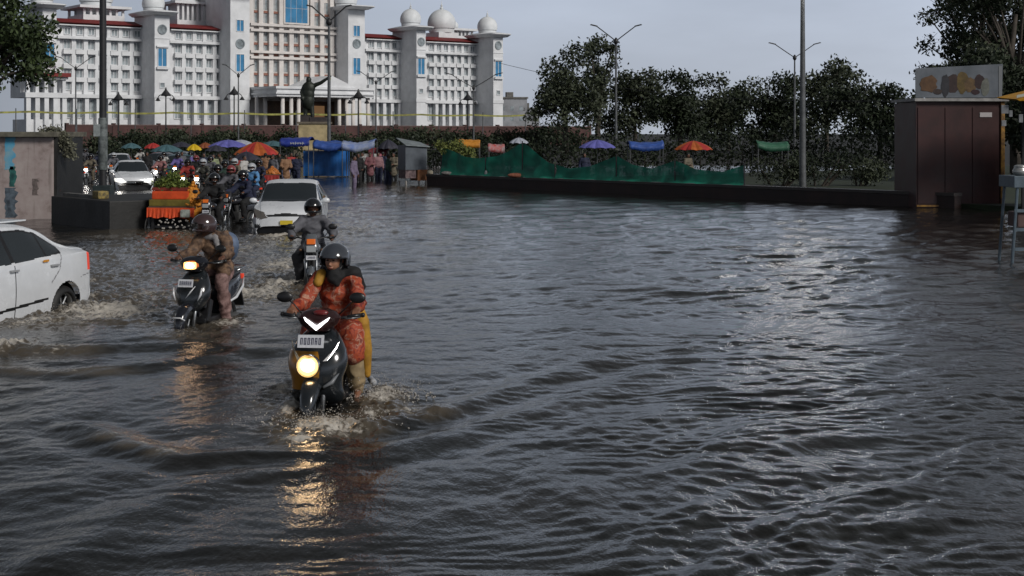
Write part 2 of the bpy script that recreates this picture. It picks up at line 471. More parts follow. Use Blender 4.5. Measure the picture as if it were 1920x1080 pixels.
    mc = n.new('ShaderNodeMixRGB'); mc.inputs[2].default_value = (.50, .465, .41, 1); l.new(fm.outputs[0], mc.inputs[0]); l.new(churn.outputs[0], mc.inputs[1])
    l.new(mc.outputs[0], b.inputs['Base Color'])
    rg2 = n.new('ShaderNodeMapRange'); rg2.inputs[3].default_value = .03; rg2.inputs[4].default_value = .6; l.new(fm.outputs[0], rg2.inputs[0]); l.new(rg2.outputs[0], b.inputs['Roughness'])
    w1 = noise(3.2, 6, .68, ((1, .45, 1), .5)); w2 = noise(15, 4, .6, ((1, .5, 1), .3))
    bs = n.new('ShaderNodeMath'); bs.operation = 'MULTIPLY_ADD'; bs.inputs[1].default_value = .13; l.new(w2.outputs[0], bs.inputs[0]); l.new(w1.outputs[0], bs.inputs[2])
    bp = n.new('ShaderNodeBump'); bp.inputs['Strength'].default_value = .5; bp.inputs['Distance'].default_value = .05
    l.new(bs.outputs[0], bp.inputs['Height']); l.new(bp.outputs[0], b.inputs['Normal'])
    tag(link_mesh('water', me, m), kind='structure')
water()

def spray(label, px, py, spread, up, n, seed):
    """thrown drops and rags of foam, one uncountable mass"""
    rg = random.Random(seed); m = MB(); c = gp(px, py)
    for i in range(n):
        a = rg.gauss(0, 1)*spread[0]; b_ = rg.gauss(0, 1)*spread[1]; z = abs(rg.gauss(0, 1))*up
        r = rg.uniform(.0018, .006)*(1.5 if z < up*.5 else .8)
        m.ell((c.x+a, c.y+b_, z-.01), (r*rg.uniform(.8, 2.2), r, r*rg.uniform(.7, 1.3)), (0, rg.uniform(-.6, .6), rg.uniform(0, 3)), nu=6, nv=4)
    o = m.build('splash', mat('water_foam', (.42, .39, .35), .35, var=.3, vscale=20), smooth=True, fix=False)
    tag(o, label, 'splash', kind='stuff')
spray('small drops thrown up in front of the orange-clad rider\'s scooter', 610, 795, (.27, .09), .065, 900, 1)
spray('splash curling off the right flank of the orange-clad rider\'s scooter', 722, 745, (.20, .14), .085, 900, 2)
spray('splash left of the orange-clad rider\'s scooter', 532, 745, (.12, .2), .07, 380, 3)
spray('foam churned up around the rear wheel of the white sedan', 130, 585, (.5, .25), .07, 600, 4)
spray('spray around the front wheel of the motorcycle', 545, 528, (.4, .3), .08, 200, 6)

# ---------------------------------------------------------------- the domed government building
A2 = Vector(((110-960)/F*265, 265, 0)); B2 = Vector(((943-960)/F*329, 329, 0))
DU = (B2-A2).normalized(); NV = Vector((DU.y, -DU.x, 0))     # along the facade; outwards to the street
BROT = math.atan2(DU.y, DU.x)
def upx(px, v=0.):
    k = (px-960)/F; ax, ay = A2.x+NV.x*v, A2.y+NV.y*v
    return (k*ay-ax)/(DU.x-k*DU.y)
def zpy(py, px, v=0.):
    u = upx(px, v); y = A2.y+NV.y*v+DU.y*u
    return HC-(py-YH)*y/F
bld = empty('government_building', A2, BROT, 'long white six-storey government building with domed turrets and red roof edges across the background', 'building')
# local frame: x along the facade, -y outwards (v), z up
def wb(m, u0, u1, v0, v1, z0, z1, bev=0): return m.bb(u0, u1, -v1, -v0, z0, z1, bev)
Z = [zpy(y, 110) for y in (224, 183, 176, 160, 137, 110, 82, 72, 67, 57, 47, 45, 31)]
zg, zsl0, zsl1, w1_, w2_, w3_, w4_, zc0, zc1, w5_, zev0, zev1, zrt = Z
winA = MB()   # prototypes of the windows: frame of four bars + recessed grey pane
def win_mesh(w, h, name, framec, panec, mull=True, proud=.12):
    m = MB(); t = .12
    for (x0, x1, z0, z1) in ((-w/2, w/2, -h/2, -h/2+t), (-w/2, w/2, h/2-t, h/2), (-w/2, -w/2+t, -h/2+t, h/2-t), (w/2-t, w/2, -h/2+t, h/2-t)): m.bb(x0, x1, -proud, .15, z0, z1)
    if mull: m.bb(-.05, .05, -proud*.6, .15, -h/2+t, h/2-t)
    fr = m.build(name, framec)
    p = MB(); p.bb(-w/2+t, w/2-t, 0, .1, -h/2+t, h/2-t)
    pn = p.build('pane', panec)
    me_f, me_p = fr.data, pn.data
    bpy.data.objects.remove(fr); bpy.data.objects.remove(pn)
    return me_f, me_p
def put_window(name, meshes, u, z, v=0, parent=None, y=None, rz=0):
    o = bpy.data.objects.new(name, meshes[0]); COL.objects.link(o); o.parent = parent or bld
    o.location = (u, -v if y is None else y, z); o.rotation_euler = (0, 0, rz)
    p = bpy.data.objects.new('pane', meshes[1]); COL.objects.link(p); p.parent = o
    return o
WN = win_mesh(1.35, 1.75, 'window', WHITE, PANE); WS = win_mesh(1.3, 1.35, 'window', WHITE, PANE)
WG = win_mesh(1.5, 3.6, 'window', WHITE, PANE); WB_ = win_mesh(1.9, 3.6, 'window', WHITE, BLUEGLASS); WB2 = win_mesh(1.7, 2.4, 'window', WHITE, BLUEGLASS)
WC = win_mesh(1.5, 2.5, 'window', CREAM, PANE)
WDK = win_mesh(1.1, 1.1, 'window', WHITE, PANE, False)

def wing(pxl, pxr, cols, back=14):
    u0, u1 = upx(pxl), upx(pxr)
    w = MB(); wb(w, u0, u1, -back, -.6, -.3, zc0)              # recessed wall plane
    wb(w, u0, u1, -back, -.3, zc1, zev0)                       # attic storey
    us = [upx(c) for c in cols]
    edges = [u0]+[(a+b)/2 for a, b in zip(us, us[1:])]+[u1]
    for e_ in edges: wb(w, e_-.42, e_+.42, -.6, .0, zsl1, zc0); wb(w, e_-.35, e_+.35, -.3, .05, zc1, zev0)
    prev = us[0]
    for u in us:
        for za, zb in ((w1_, w2_), (w2_, w3_), (w3_, w4_)):
            zm = (za+zb)/2; wb(w, u-.85, u+.85, -.6, .25, zm-.42, zm+.42)     # balcony boxes
    w.build('wall', WHITE, bld)
    c = MB(); wb(c, u0-.2, u1+.2, -back, .7, zc0, zc1); wb(c, u0-.2, u1+.2, -.6, .9, zsl0, zsl1); wb(c, u0, u1, -back, .8, zev0, zev1)
    c.build('cornice', WHITE, bld)
    r = MB(); y1 = -1.2; r.rings([[(u0, 1., zev1+.003), (u0, back, zev1+.003), (u0, back, zev1+.5), (u0, 3.4, zrt), (u0, -1., zev1+.35)], [(u1, 1., zev1+.003), (u1, back, zev1+.003), (u1, back, zev1+.5), (u1, 3.4, zrt), (u1, -1., zev1+.35)]])
    r.build('roof', ROOFRED, bld)
    p = MB()
    for e_ in edges: wb(p, e_-.38, e_+.38, -.6, .6, zg-5, zsl0)
    p.build('pillar', WHITE, bld)
    for u in us:
        for z in (w1_, w2_, w3_, w4_): put_window('window', WN, u, z, -.5)
        put_window('window', WS, u, w5_, -.22)
        put_window('window', WG, u, (zg+zsl0)/2, -.52)
wing(108, 276, [127, 150, 172, 193, 215, 236, 258])
wing(318, 430, [335, 355, 374, 393, 412])
wing(684, 768, [697, 711, 726, 740, 754])
wing(796, 908, [810, 823, 836, 848, 861, 874, 887])

def dome(u, v, z, rad, name='dome', par=None):
    m = MB(); pr = [(rad*.86, 0), (rad*.9, .25*rad), (rad*.82, .3*rad)]
    for i in range(15):
        t = i/14; a = -.35+t*(PI/2+.35)
        pr.append((max(.02, rad*1.0*math.cos(a)*(1-.12*t**3)), .3*rad+rad*(.36+1.02*math.sin(a))))
    zt = pr[-1][1]
    pr[-1] = (rad*.1, zt); pr += [(rad*.14, zt+.08*rad), (rad*.05, zt+.16*rad), (rad*.09, zt+.26*rad), (rad*.03, zt+.34*rad), (.02, zt+.62*rad)]
    m.lathe((u, -v, z), pr, 28)
    return m.build(name, DOME, par or bld, smooth=40)
def turret(px_front, px_end, side, ztop, rd, extra=0, pxc=None, blue=True):
    """projecting turret: its lit front face spans px_front..px_end, its side face is `side` metres deep"""
    u0, u1 = upx(px_front, side), upx(px_end, side)
    m = MB(); wb(m, u0, u1, -3, side, -.3, ztop)
    wb(m, u0-.12, u1+.12, -3.1, side+.12, zsl0+.1, zsl1+.2)
    wb(m, u0-.1, u1+.1, -3.05, side+.1, zc0+.3, zc1)
    m.build('turret_wall', WHITE, bld)
    e_ = MB(); cu, cv = (u0+u1)/2, side/2-.8
    hw = (u1-u0)/2+1.6; hv = side/2+2.8
    e_.stack([((cu, -cv, ztop-.05), hw*.86, hv*.86, 6), ((cu, -cv, ztop+.45), hw, hv, 6), ((cu, -cv, ztop+.65), hw, hv, 6), ((cu, -cv, ztop+1.0), hw*.6, hv*.6, 4)], n=28)
    e_.build('eave', WHITE, bld)
    dome(cu, cv, ztop+.95, rd)
    uc = (u0+u1)/2; sc_ = min(1.9, (u1-u0)*.55)
    if blue:
        wdw = put_window('window', WB_, uc, zpy(111, 303), side+.02); wdw['label'] = 'tall blue glazed turret window'
        s = MB(); wb(s, uc-1.2, uc+1.2, side, side+.5, zpy(133, 303), zpy(129, 303)); wb(s, uc-1.2, uc+1.2, side, side+.4, zpy(93, 303), zpy(90, 303)); s.build('window_sill', WHITE, wdw).location = (-uc, side+.02, -zpy(111, 303))
    put_window('window', WDK, uc, zpy(162, 303), side+.02)
    rw = MB(); zc_ = zpy(60, 303)
    rw.lathe((uc, -side-.02, zc_), [(.95, 0), (.95, -.14), (.72, -.14), (.72, -.02), (.02, -.02)], 20, axis='Y')
    rw.build('round_window', PANE, bld)
turret(290, 318, 6.5, zpy(29, 303, 5), 2.15)
turret(781, 798, 6.5, zpy(57, 790, 5), 2.3)
turret(925, 943, 6.5, zpy(70, 935, 5), 2.3)
turret(80, 106, 6.5, zpy(16, 95, 5), 2.2)
# taller turrets at both sides of the centre
def tall_turret(pa, pb, side, top, py_list):
    u0, u1 = upx(pa, side), upx(pb, side); m = MB(); wb(m, u0, u1, -6, side, -.3, top); wb(m, u0-.12, u1+.12, -6.1, side+.12, zsl0, zsl1)
    m.build('turret_wall', WHITE, bld)
    uc = (u0+u1)/2
    for (py, msh) in py_list:
        w = put_window('window', msh, uc, zpy(py, (pa+pb)/2, side), side+.02)
    rw = MB(); rw.lathe((uc, -side-.02, zpy(82, (pa+pb)/2, side)), [(1., 0), (1., -.14), (.75, -.14), (.75, -.02), (.02, -.02)], 20, axis='Y'); rw.build('round_window', PANE, bld)
    e_ = MB(); e_.stack([((uc, -side/2+2, top-.05), (u1-u0)/2+.6, side/2+4, 6), ((uc, -side/2+2, top+.4), (u1-u0)/2+1.5, side/2+5, 6), ((uc, -side/2+2, top+.6), (u1-u0)/2+1.5, side/2+5, 6)], n=28); e_.build('eave', WHITE, bld)
    dome(uc, side/2-2, top+.6, 2.5)
tall_turret(432, 468, 5, zpy(-14, 450, 5), [(118, WB_), (48, WB2)])
tall_turret(653, 684, 5, zpy(17, 668, 5), [(124, WB_), (58, WB2)])
# central block, rising out of the frame
u0, u1 = upx(468), upx(651)
m = MB(); ztopc = zpy(-150, 560); wb(m, u0, u1, -34, -.8, -.3, ztopc)
cols = [480, 499, 518, 537, 556, 576, 595, 613, 632]; us = [upx(c) for c in cols]
ed = [u0+.4]+[(a+b)/2 for a, b in zip(us, us[1:])]+[u1-.4]
b1, b2 = zpy(105, 560), zpy(55, 560)
for e_ in ed: wb(m, e_-.5, e_+.5, -.8, .1, zsl1, ztopc-2)
m.build('wall', CREAM, bld)
m = MB()
for zb in (b1, b2, zpy(-45, 560)): wb(m, u0, u1, -.8, .6, zb-.85, zb-.35); wb(m, u0, u1, -.8, .6, zb+.3, zb+.8)
m.build('cornice', CREAM, bld)
m = MB()
fl = [zpy(y, 560) for y in (147, 127)]+[zpy(y, 560) for y in (91, 71)]+[zpy(y, 560) for y in (36, 12)]
for k, u in enumerate(us):
    mid = 532 < cols[k] < 580
    for j, z in enumerate(fl):
        if mid and j > 3: continue
        put_window('window', WC, u, z, -.7)
        wb(m, u-.75, u+.75, -.8, -.45, z-1.75, z-1.3)
m.build('spandrel', SILL, bld)
gw = MB(); wb(gw, upx(531), upx(578), -.8, .3, zpy(55, 555)+1., zpy(-40, 555)); gf = gw.build('window', CREAM, bld, label='large blue glazed centre window')
gw = MB()
for i in range(4):
    a = upx(533.5)+(upx(575.5)-upx(533.5))*i/4; b = upx(533.5)+(upx(575.5)-upx(533.5))*(i+1)/4
    for q in range(3):
        z0 = zpy(55, 555)+1.3; z1 = zpy(-38, 555); wb(gw, a+.04, b-.04, .28, .34, z0+(z1-z0)*q/3+.04, z0+(z1-z0)*(q+1)/3-.04)
gw.build('pane', BLUEGLASS, gf)
# roof pavilions with domes behind the parapets
def pavilion(px, v, pyb, pyt, hw, rd):
    u = upx(px, v); z0, z1 = zpy(pyb, px, v), zpy(pyt, px, v); m = MB()
    wb(m, u-hw*.8, u+hw*.8, v-hw*.8, v+hw*.8, z0-6, z0)
    for i in range(-3, 4):
        for sv in (-1, 1): wb(m, u+i*hw*.25-.22, u+i*hw*.25+.22, v+sv*hw*.75-.22, v+sv*hw*.75+.22, z0, z1)
    wb(m, u-hw, u+hw, v-hw, v+hw, z1, z1+.5); wb(m, u-hw*.55, u+hw*.55, v-hw*.55, v+hw*.55, z0, z1)
    m.build('roof_pavilion', WHITE, bld); dome(u, v, z1+.5, rd)
pavilion(180, -10, 31, 19, 5.2, 3.3)
pavilion(348, -10, 40, 10, 4.2, 3.4)
pavilion(850, -14, 69, 59, 4.2, 1.2)
dome(upx(828, -10), -10, zpy(62, 828, -10), 3.3)
m = MB(); u = upx(828, -10); wb(m, u-2.6, u+2.6, -12.6, -7.4, zpy(62, 828, -10)-6, zpy(62, 828, -10)+.02); m.build('roof_pavilion', WHITE, bld)
# porch: canopy on pillars in front of the centre
v1_, v0_ = 15, 0
ua, ub = upx(519, v1_), upx(700, v1_)
m = MB(); zt = zpy(163, 600, v1_); zb = zpy(182, 600, v1_)
wb(m, ua, ub, .2, v1_, zb, zt-.5); wb(m, ua-.35, ub+.35, .2, v1_+.35, zt-.5, zt); wb(m, ua-.35, ub+.35, .2, v1_+.35, zb+.5, zb+.8)
um = (upx(540, v1_)+upx(700, v1_))/2
m.poly([(upx(575, v1_), -v1_, zt), (upx(668, v1_), -v1_, zt), (upx(622, v1_), -v1_, zt+2.3)], (0, 9, 0))
m.build('porch_canopy', WHITE, bld)
m = MB()
for px in (530, 546, 560, 636, 650, 662, 674, 690): u = upx(px, v1_-1); m.cyl((u, -(v1_-1), -.3), (u, -(v1_-1), zb), .42, .38, 12)
for px in (486, 502): u = upx(px, 8); m.cyl((u, -7, -.3), (u, -7, zb), .42, .38, 12)
m.build('pillar', CREAM, bld, smooth=40)
m = MB(); wb(m, upx(500), upx(640), -.7, -.55, -.2, zsl0); m.build('entrance_wall', mat('brown_entrance', (.13, .075, .045), .6, var=.6, vscale=.5), bld)
m = MB(); wb(m, upx(590), upx(610), -.5, -.35, zg, zg+3.2); m.build('entrance_door', mat('lit_door', (.35, .18, .08), .5, emit=(1, .55, .25), estr=.12), bld)
# left annex with its own small red roof
m = MB(); u0, u1 = upx(48, 9), upx(128, 9); z0, z1 = zpy(183, 90, 9), zpy(141, 90, 9)
wb(m, u0, u1, 1, 9, z0, z0+.9); wb(m, u0+.4, u1-.4, 1, 8.2, -.3, z0-3.9)
for i in range(5): u = u0+.6+(u1-u0-1.2)*i/4; wb(m, u-.4, u+.4, 7.6, 8.8, -.3, z0); wb(m, u-.3, u+.3, 7.6, 8.6, z0+.9, z1-.6)
wb(m, u0, u1, 1, 9, z1-.7, z1-.25); wb(m, u0, u1, 1, 6.2, z0+.9, z1-.7)
m.build('annex', WHITE, bld)
m = MB(); wb(m, upx(80, 9.4), u1+.3, 1, 9.6, z1-.25, z1+.45); m.build('roof', ROOFRED, bld)
m = MB(); wb(m, u0+1.5, u1-1.5, 6.2, 6.3, z0+1.1, z1-1.2); m.build('window', PANE, bld)
# compound wall of red stone with a white coping and posts
c0 = at(125, 226, 205); c1 = at(1105, 226, 262)
def wall_between(name, p, q, z0, z1, th, material, post=None, label=None, cat='wall', posts_mat=None, capm=None):
    p, q = Vector((p.x, p.y, 0)), Vector((q.x, q.y, 0)); L = (q-p).length; r = math.atan2(q.y-p.y, q.x-p.x)
    e_ = empty(name, p, r, label, cat)
    m = MB(); m.bb(0, L, -th/2, th/2, z0, z1); m.build('wall_panel', material, e_)
    if capm: m = MB(); m.bb(-.1, L+.1, -th/2-.08, th/2+.08, z1, z1+.14); m.build('coping', capm, e_)
    if post:
        n = int(L/post)
        for i in range(n+1):
            m = MB(); m.bb(-.22, .22, -th/2-.1, th/2+.1, z0, z1+.35); o = m.build('post', posts_mat or material, e_); o.location = (L*i/n, 0, 0)
    return e_, L
cw, L = wall_between('compound_wall', c0, c1, -.2, 3.6, .5, REDSTONE, 6.5, 'dark red stone compound wall with posts in front of the white building', 'wall', capm=mat('wall_coping', (.16, .10, .09), .7, var=.3))
# yellow cloth-like line hung across the front of the building
m = MB(); pa, pb = at(-90, 208, 172), at(985, 216, 215); pts = []
for i in range(61): t = i/60; p = pa.lerp(pb, t); p.z += -.16*abs(math.sin(t*PI*9)); pts.append(p)
for a, b in zip(pts, pts[1:]):
    m.poly([a+Vector((0, 0, .12)), b+Vector((0, 0, .12)), b-Vector((0, 0, .12)), a-Vector((0, 0, .12))], (0, .03, 0))
m2 = m.build("yellow_bunting", mat("dull_yellow_cloth", (.30, .29, .07), .7, var=.5, vscale=1.2))
tag(m2, 'long dull yellow ribbon strung across the front of the white building', 'bunting')
m = MB(); i = 0
for t in np.linspace(0, 1, 12): p = pa.lerp(pb, float(t)); m.cyl((p.x, p.y+.05, 0), (p.x, p.y+.05, p.z+.4), .07, n=6)
o = m.build('support_post', POLEG, m2)

split_parts(bld, {'cornice', 'pillar', 'window_sill', 'spandrel', 'roof_pavilion_x'})
split_parts(m2, {'support_post'})
SILVERP = mat('silver_trim_paint', (.62, .63, .65), .25, coat=.4)
# ---------------------------------------------------------------- two-wheelers (front = -y, wheels stand on z = 0)
def wheel(parent, name, c, r, w, rimr=None, spokes=6, seg=28):
    rimr = rimr or r*.66
    m = MB(); pr = []
    for i in range(13):
        a = -PI*.5+PI*i/12; pr.append((r-w*.5+w*.5*math.cos(a), w*.5*math.sin(a)))
    pr = [(rimr, -w*.36)]+pr+[(rimr, w*.36), (rimr, -w*.36)]
    m.lathe(c, pr, seg, axis='X'); e_ = m.build('tyre', RUBBER, None, smooth=True)
    wh = empty(name, (0, 0, 0)); wh.parent = parent; e_.parent = wh
    m = MB(); m.lathe(c, [(rimr*1.02, -w*.3), (rimr*.9, -w*.22), (rimr*.86, -w*.1), (rimr*.86, w*.1), (rimr*.9, w*.22), (rimr*1.02, w*.3)], seg, axis='X')
    m.cyl(Vector(c)-Vector((w*.45, 0, 0)), Vector(c)+Vector((w*.45, 0, 0)), rimr*.22, n=12)
    for i in range(spokes):
        a = 2*PI*i/spokes; d = Vector((0, math.cos(a), math.sin(a)))
        m.cyl(Vector(c)+d*rimr*.15, Vector(c)+d*rimr*.92, rimr*.09, rimr*.07, 6)
    m.build('rim', STEEL, wh, smooth=30)
    return wh
def mirror(parent, base, head, rx=.075, rz=.05):
    b, h = Vector(base), Vector(head)
    e_ = MB(); e_.tube([b, b+(h-b)*.5+Vector((0, .02, .01)), h], .007, 6); r = e_.build('mirror', DARK, parent, smooth=True)
    m = MB(); m.ell(h, (rx, .022, rz)); m.build('mirror_housing', DARK, r, smooth=True)
    m = MB(); m.ell(h+Vector((0, .014, 0)), (rx*.85, .012, rz*.85)); m.build('mirror_glass', CHROME, r, smooth=True)
def plate(parent, c, w, h, rot, seed=1):
    m = MB(); m.box((0, 0, 0), (w, .008, h), bev=.002)
    p = m.build('number_plate', mat('plate_white', (.62, .63, .66), .4, var=.1, vscale=30), parent); p.location = c; p.rotation_euler = rot
    rg = random.Random(seed); m = MB(); n = 6; cw_ = w*.84/n
    for i in range(n):
        x = -w*.42+cw_*(i+.5); hh = h*.52; t = cw_*.2; y0, y1 = -.0075, -.0055
        segs = [(x-cw_*.32, x-cw_*.32+t, -hh/2, hh/2), (x+cw_*.32-t, x+cw_*.32, -hh/2, hh/2), (x-cw_*.32+t, x+cw_*.32-t, hh/2-t, hh/2), (x-cw_*.32+t, x+cw_*.32-t, -hh/2, -hh/2+t), (x-cw_*.32+t, x+cw_*.32-t, -t/2, t/2)]
        keep = [segs[j] for j in {0: (1,), 1: (0, 1, 2), 2: (0, 1, 2, 4), 3: (0, 3), 4: (0, 2, 3, 1), 5: (0, 1, 4)}[rg.randrange(6)]]
        for (a, b, c_, d) in keep: m.bb(a, b, y0, y1, c_, d)
    m.build('plate_lettering', mat('plate_ink', (.03, .03, .07), .5), p)
    return p

def scooter(style):
    """style 'yellow': lamp low on the apron, arrow light on the handlebar. style 'black': lamp on the handlebar."""
    yl = style == 'yellow'
    body1 = mat('charcoal_scooter_paint', (.014, .017, .020), .22, var=.15, vscale=6, coat=.6)
    body2 = mat('amber_yellow_paint', (.36, .155, .012), .25, var=.1, vscale=5, coat=.6) if yl else mat('navy_black_paint', (.012, .013, .018), .2, coat=.6)
    root = empty('scooter')
    wheel(root, 'front_wheel', (0, -.63, .235), .235, .10, .135, 6); wheel(root, 'rear_wheel', (0, .62, .235), .235, .10, .135, 6)
    # front mudguard
    m = MB(); rg = []
    for i in range(13):
        a = R(-8+176*i/12); rr = .275+.02*math.sin(a)
        y, z = -.63-rr*math.cos(a), .235+rr*math.sin(a); w = .055+.03*math.sin(a)
        n = Vector((0, -math.cos(a), math.sin(a)))
        c = Vector((0, y, z)); rg.append([c+Vector((-w, 0, 0))-n*.05, c+Vector((-w*.9, 0, 0))+n*.0, c+Vector((-w*.4, 0, 0))+n*.022, c+Vector((w*.4, 0, 0))+n*.022, c+Vector((w*.9, 0, 0))+n*0, c+Vector((w, 0, 0))-n*.05, c+Vector((w*.9, 0, 0))-n*.052+Vector((-.008, 0, 0)), c+n*.006, c+Vector((-w*.9, 0, 0))-n*.052+Vector((.008, 0, 0))])
    m.rings(rg); mg = m.build('front_mudguard', body1 if yl else body2, root, smooth=50)
    if not yl: m = MB(); m.tube([(-.09, -.9, .36), (-.05, -.94, .395), (.05, -.94, .395), (.09, -.9, .36)], .009, 6); m.build('mudguard_trim', SILVERP, mg, smooth=True)
    m = MB()
    for s in (-1, 1): m.cyl((s*.078, -.63, .235), (s*.06, -.47, .62), .022, .026, 8)
    m.build('front_fork', STEEL, root, smooth=True)
    # apron: leg shield with a beak
    m = MB(); n = 26
    hs = [(.40, .06, -.60, .10), (.46, .13, -.58, .15), (.53, .19, -.57, .175), (.61, .225, -.56, .185), (.69, .235, -.545, .18), (.77, .215, -.52, .165), (.84, .18, -.485, .14), (.90, .14, -.45, .11), (.945, .09, -.42, .07)]
    rings = []
    if yl: hs = [(.25, .13, -.50, .06), (.31, .19, -.545, .10), (.37, .215, -.57, .13)]+hs; hs[3] = (.42, .20, -.58, .145); hs[4] = (.47, .195, -.58, .155); hs[5] = (.53, .20, -.575, .17)
    if yl: hs = [(z, hw*1.14, yc, dp*1.05) for z, hw, yc, dp in hs]
    for z, hw, yc, dp in hs:
        ring = []
        for i in range(n):
            t = -PI/2+PI*i/(n-1)
            ring.append((hw*math.copysign(abs(math.sin(t))**.8, math.sin(t)), yc+.12-dp*abs(math.cos(t))**.72, z))
        for i in range(6):
            t = 1-2*i/5; ring.append((hw*.94*t, yc+.145-.0*abs(t), z))
        rings.append(ring)
    m.rings(rings); ap = m.build('apron', body1, root, smooth=45)
    if yl:
        # yellow lower nose below and beside the lamp
        m = MB(); rings = []
        for z, f in ((.43, .75), (.48, 1.0), (.54, 1.0), (.60, .98), (.66, .9), (.72, .7), (.765, .4)):
            zz = [h for h in hs]; k = 0
            while k < len(hs)-2 and hs[k+1][0] < z: k += 1
            q = (z-hs[k][0])/(hs[k+1][0]-hs[k][0]); hw, yc, dp = [hs[k][j]+(hs[k+1][j]-hs[k][j])*q for j in (1, 2, 3)]
            ring = []
            for i in range(15):
                t = R(-84)+(R(8)*f+R(84))*i/14
                ring.append((hw*1.03*math.copysign(abs(math.sin(t))**.8, math.sin(t)), yc+.12-dp*1.05*abs(math.cos(t))**.72-.006, z))
            for i in range(15):
                p = ring[14-i]; ring.append((p[0]*.96, p[1]+.02, z))
            rings.append(ring)
        m.rings(rings); m.build('nose_panel', body2, root, smooth=45)
    # lamps
    if yl:
        c = Vector((-.035, -.74, .655))
        m = MB(); m.lathe(c+Vector((0, .07, 0)), [(.05, .05), (.10, .02), (.106, -.03), (.098, -.045), (.09, -.03)], 24, axis='Y'); hl = m.build('headlight', CHROME, root, smooth=40)
        m = MB(); pts = []
        for i in range(32):
            t = 2*PI*i/32; rr = .088*(1-.24*max(0, math.sin(t))**14); pts.append((c.x+rr*math.cos(t), c.y+.03, c.z+rr*math.sin(t)*.97))
        m.poly(pts, (0, .02, 0)); hl2 = m.build('headlight_lens', LAMPRIM, hl)
        m = MB(); m.poly([(c.x+(p[0]-c.x)*.70, c.y+.024, c.z+.008+(p[2]-c.z)*.66) for p in pts], (0, .004, 0)); m.build('bulb', LAMPLIT, hl)
        for s in (-1, 1):
            m = MB(); m.poly([(s*.10, -.70, .70), (s*.19, -.62, .80), (s*.215, -.565, .855), (s*.20, -.60, .80), (s*.135, -.685, .70)][::s], (0, .012, 0)); m.build('indicator', CHROME if s > 0 else mat('pale_indicator', (.5, .42, .3), .2), root)
        m = MB(); m.tube([(.09, -.655, .46), (.16, -.61, .50), (.21, -.56, .575)], [.012, .02, .006], 8); m.build('side_trim', mat('grey_trim', (.16, .17, .18), .35), root, smooth=True)
        plate(root, (-.02, -.655, .865), .235, .115, (R(-18), 0, 0), 3)
    else:
        plate(root, (-.01, -.66, .80), .2, .10, (R(-16), 0, 0), 5)
        for s in (-1, 1):
            m = MB(); m.tube([(s*.19, -.62, .74), (s*.185, -.64, .66), (s*.15, -.66, .58)], [.006, .016, .005], 8); m.build('side_trim', SILVERP, root, smooth=True)
        m = MB(); m.tube([(.03, -.75, .62), (.09, -.735, .70), (.14, -.70, .77)], [.004, .010, .004], 6); m.build('apron_trim', SILVERP, root, smooth=True)
    # handlebar cover
    m = MB(); m.stack([((0, -.41, .93), .10, .075), ((0, -.425, .99), .17, .10, 2.3), ((0, -.42, 1.05), .20, .11, 2.2), ((0, -.395, 1.10), .15, .09, 2.2), ((0, -.37, 1.125), .07, .05, 2.2)], n=26)
    hb = m.build('handlebar_cover', mat('dark_maroon_plastic', (.03, .012, .012), .25, var=.3, vscale=9, coat=.4) if yl else body2, root, smooth=45)
    if yl:
        m = MB()
        for s in (-1, 1): m.poly([(0, -.545, .985), (s*.105, -.535, 1.055), (s*.118, -.525, 1.06), (s*.1, -.54, 1.03), (0, -.55, .945)][::s], (0, .03, 0))
        m.build('daytime_light', LEDWHITE, hb)
        m = MB(); m.ell((.03, -.49, 1.10), (.07, .03, .025), (R(20), 0, 0)); m.build('dial_hood', mat('maroon_hood', (.16, .02, .02), .3), hb, smooth=True)
    else:
        m = MB(); m.stack([((0, -.44, .965), .07, .10), ((0, -.45, 1.0), .115, .11), ((0, -.45, 1.04), .115, .105), ((0, -.43, 1.075), .08, .08)]); hl = m.build('headlight', AMBER, root, smooth=40)
        m = MB(); m.box((0, -.55, 1.015), (.16, .03, .09), bev=.03); m.build('headlight_lens', LAMPRIM, hl)
        m = MB(); m.ell((0, -.562, 1.015), (.062, .012, .036)); m.build('bulb', LAMPLIT2, hl, smooth=True)
    m = MB()
    for s in (-1, 1): m.cyl((s*.12, -.39, 1.03), (s*.35, -.31, 1.055), .013, n=8)
    hbar = m.build('handlebar', POLE, root, smooth=True)
    for s in (-1, 1):
        m = MB(); m.cyl((s*.24, -.35, 1.045), (s*.365, -.30, 1.058), .019, n=10); m.ell((s*.37, -.30, 1.058), .023); m.build('grip', DARK, hbar, smooth=True)
        m = MB(); m.tube([(s*.2, -.40, 1.04), (s*.28, -.41, 1.04), (s*.36, -.36, 1.045)], .007, 6); m.build('brake_lever', STEEL, hbar, smooth=True)
        mirror(root, (s*.17, -.37, 1.07), (s*.335, -.36, 1.22))
    # floor, seat, flanks, tail
    m = MB(); m.box((0, -.16, .30), (.34, .62, .07), bev=.02); m.box((0, -.35, .42), (.38, .10, .3), rot=(R(-20), 0, 0), bev=.02); m.box((0, -.405, .66), (.34, .05, .4), rot=(R(-10), 0, 0), bev=.02); m.build('floorboard', DARK, root)
    sec = []
    for y, hw, zc, hz in ((.10, .11, .50, .20), (.18, .155, .52, .24), (.34, .175, .56, .22), (.55, .17, .60, .19), (.72, .145, .65, .15), (.86, .10, .70, .105), (.97, .05, .74, .06)):
        sec.append([(hw*math.copysign(abs(math.cos(t))**.75, math.cos(t)), y, zc+hz*math.copysign(abs(math.sin(t))**.75, math.sin(t))) for t in [2*PI*i/24 for i in range(24)]])
    m = MB(); m.rings(sec); m.build('side_panel', body1 if yl else body2, root, smooth=45)
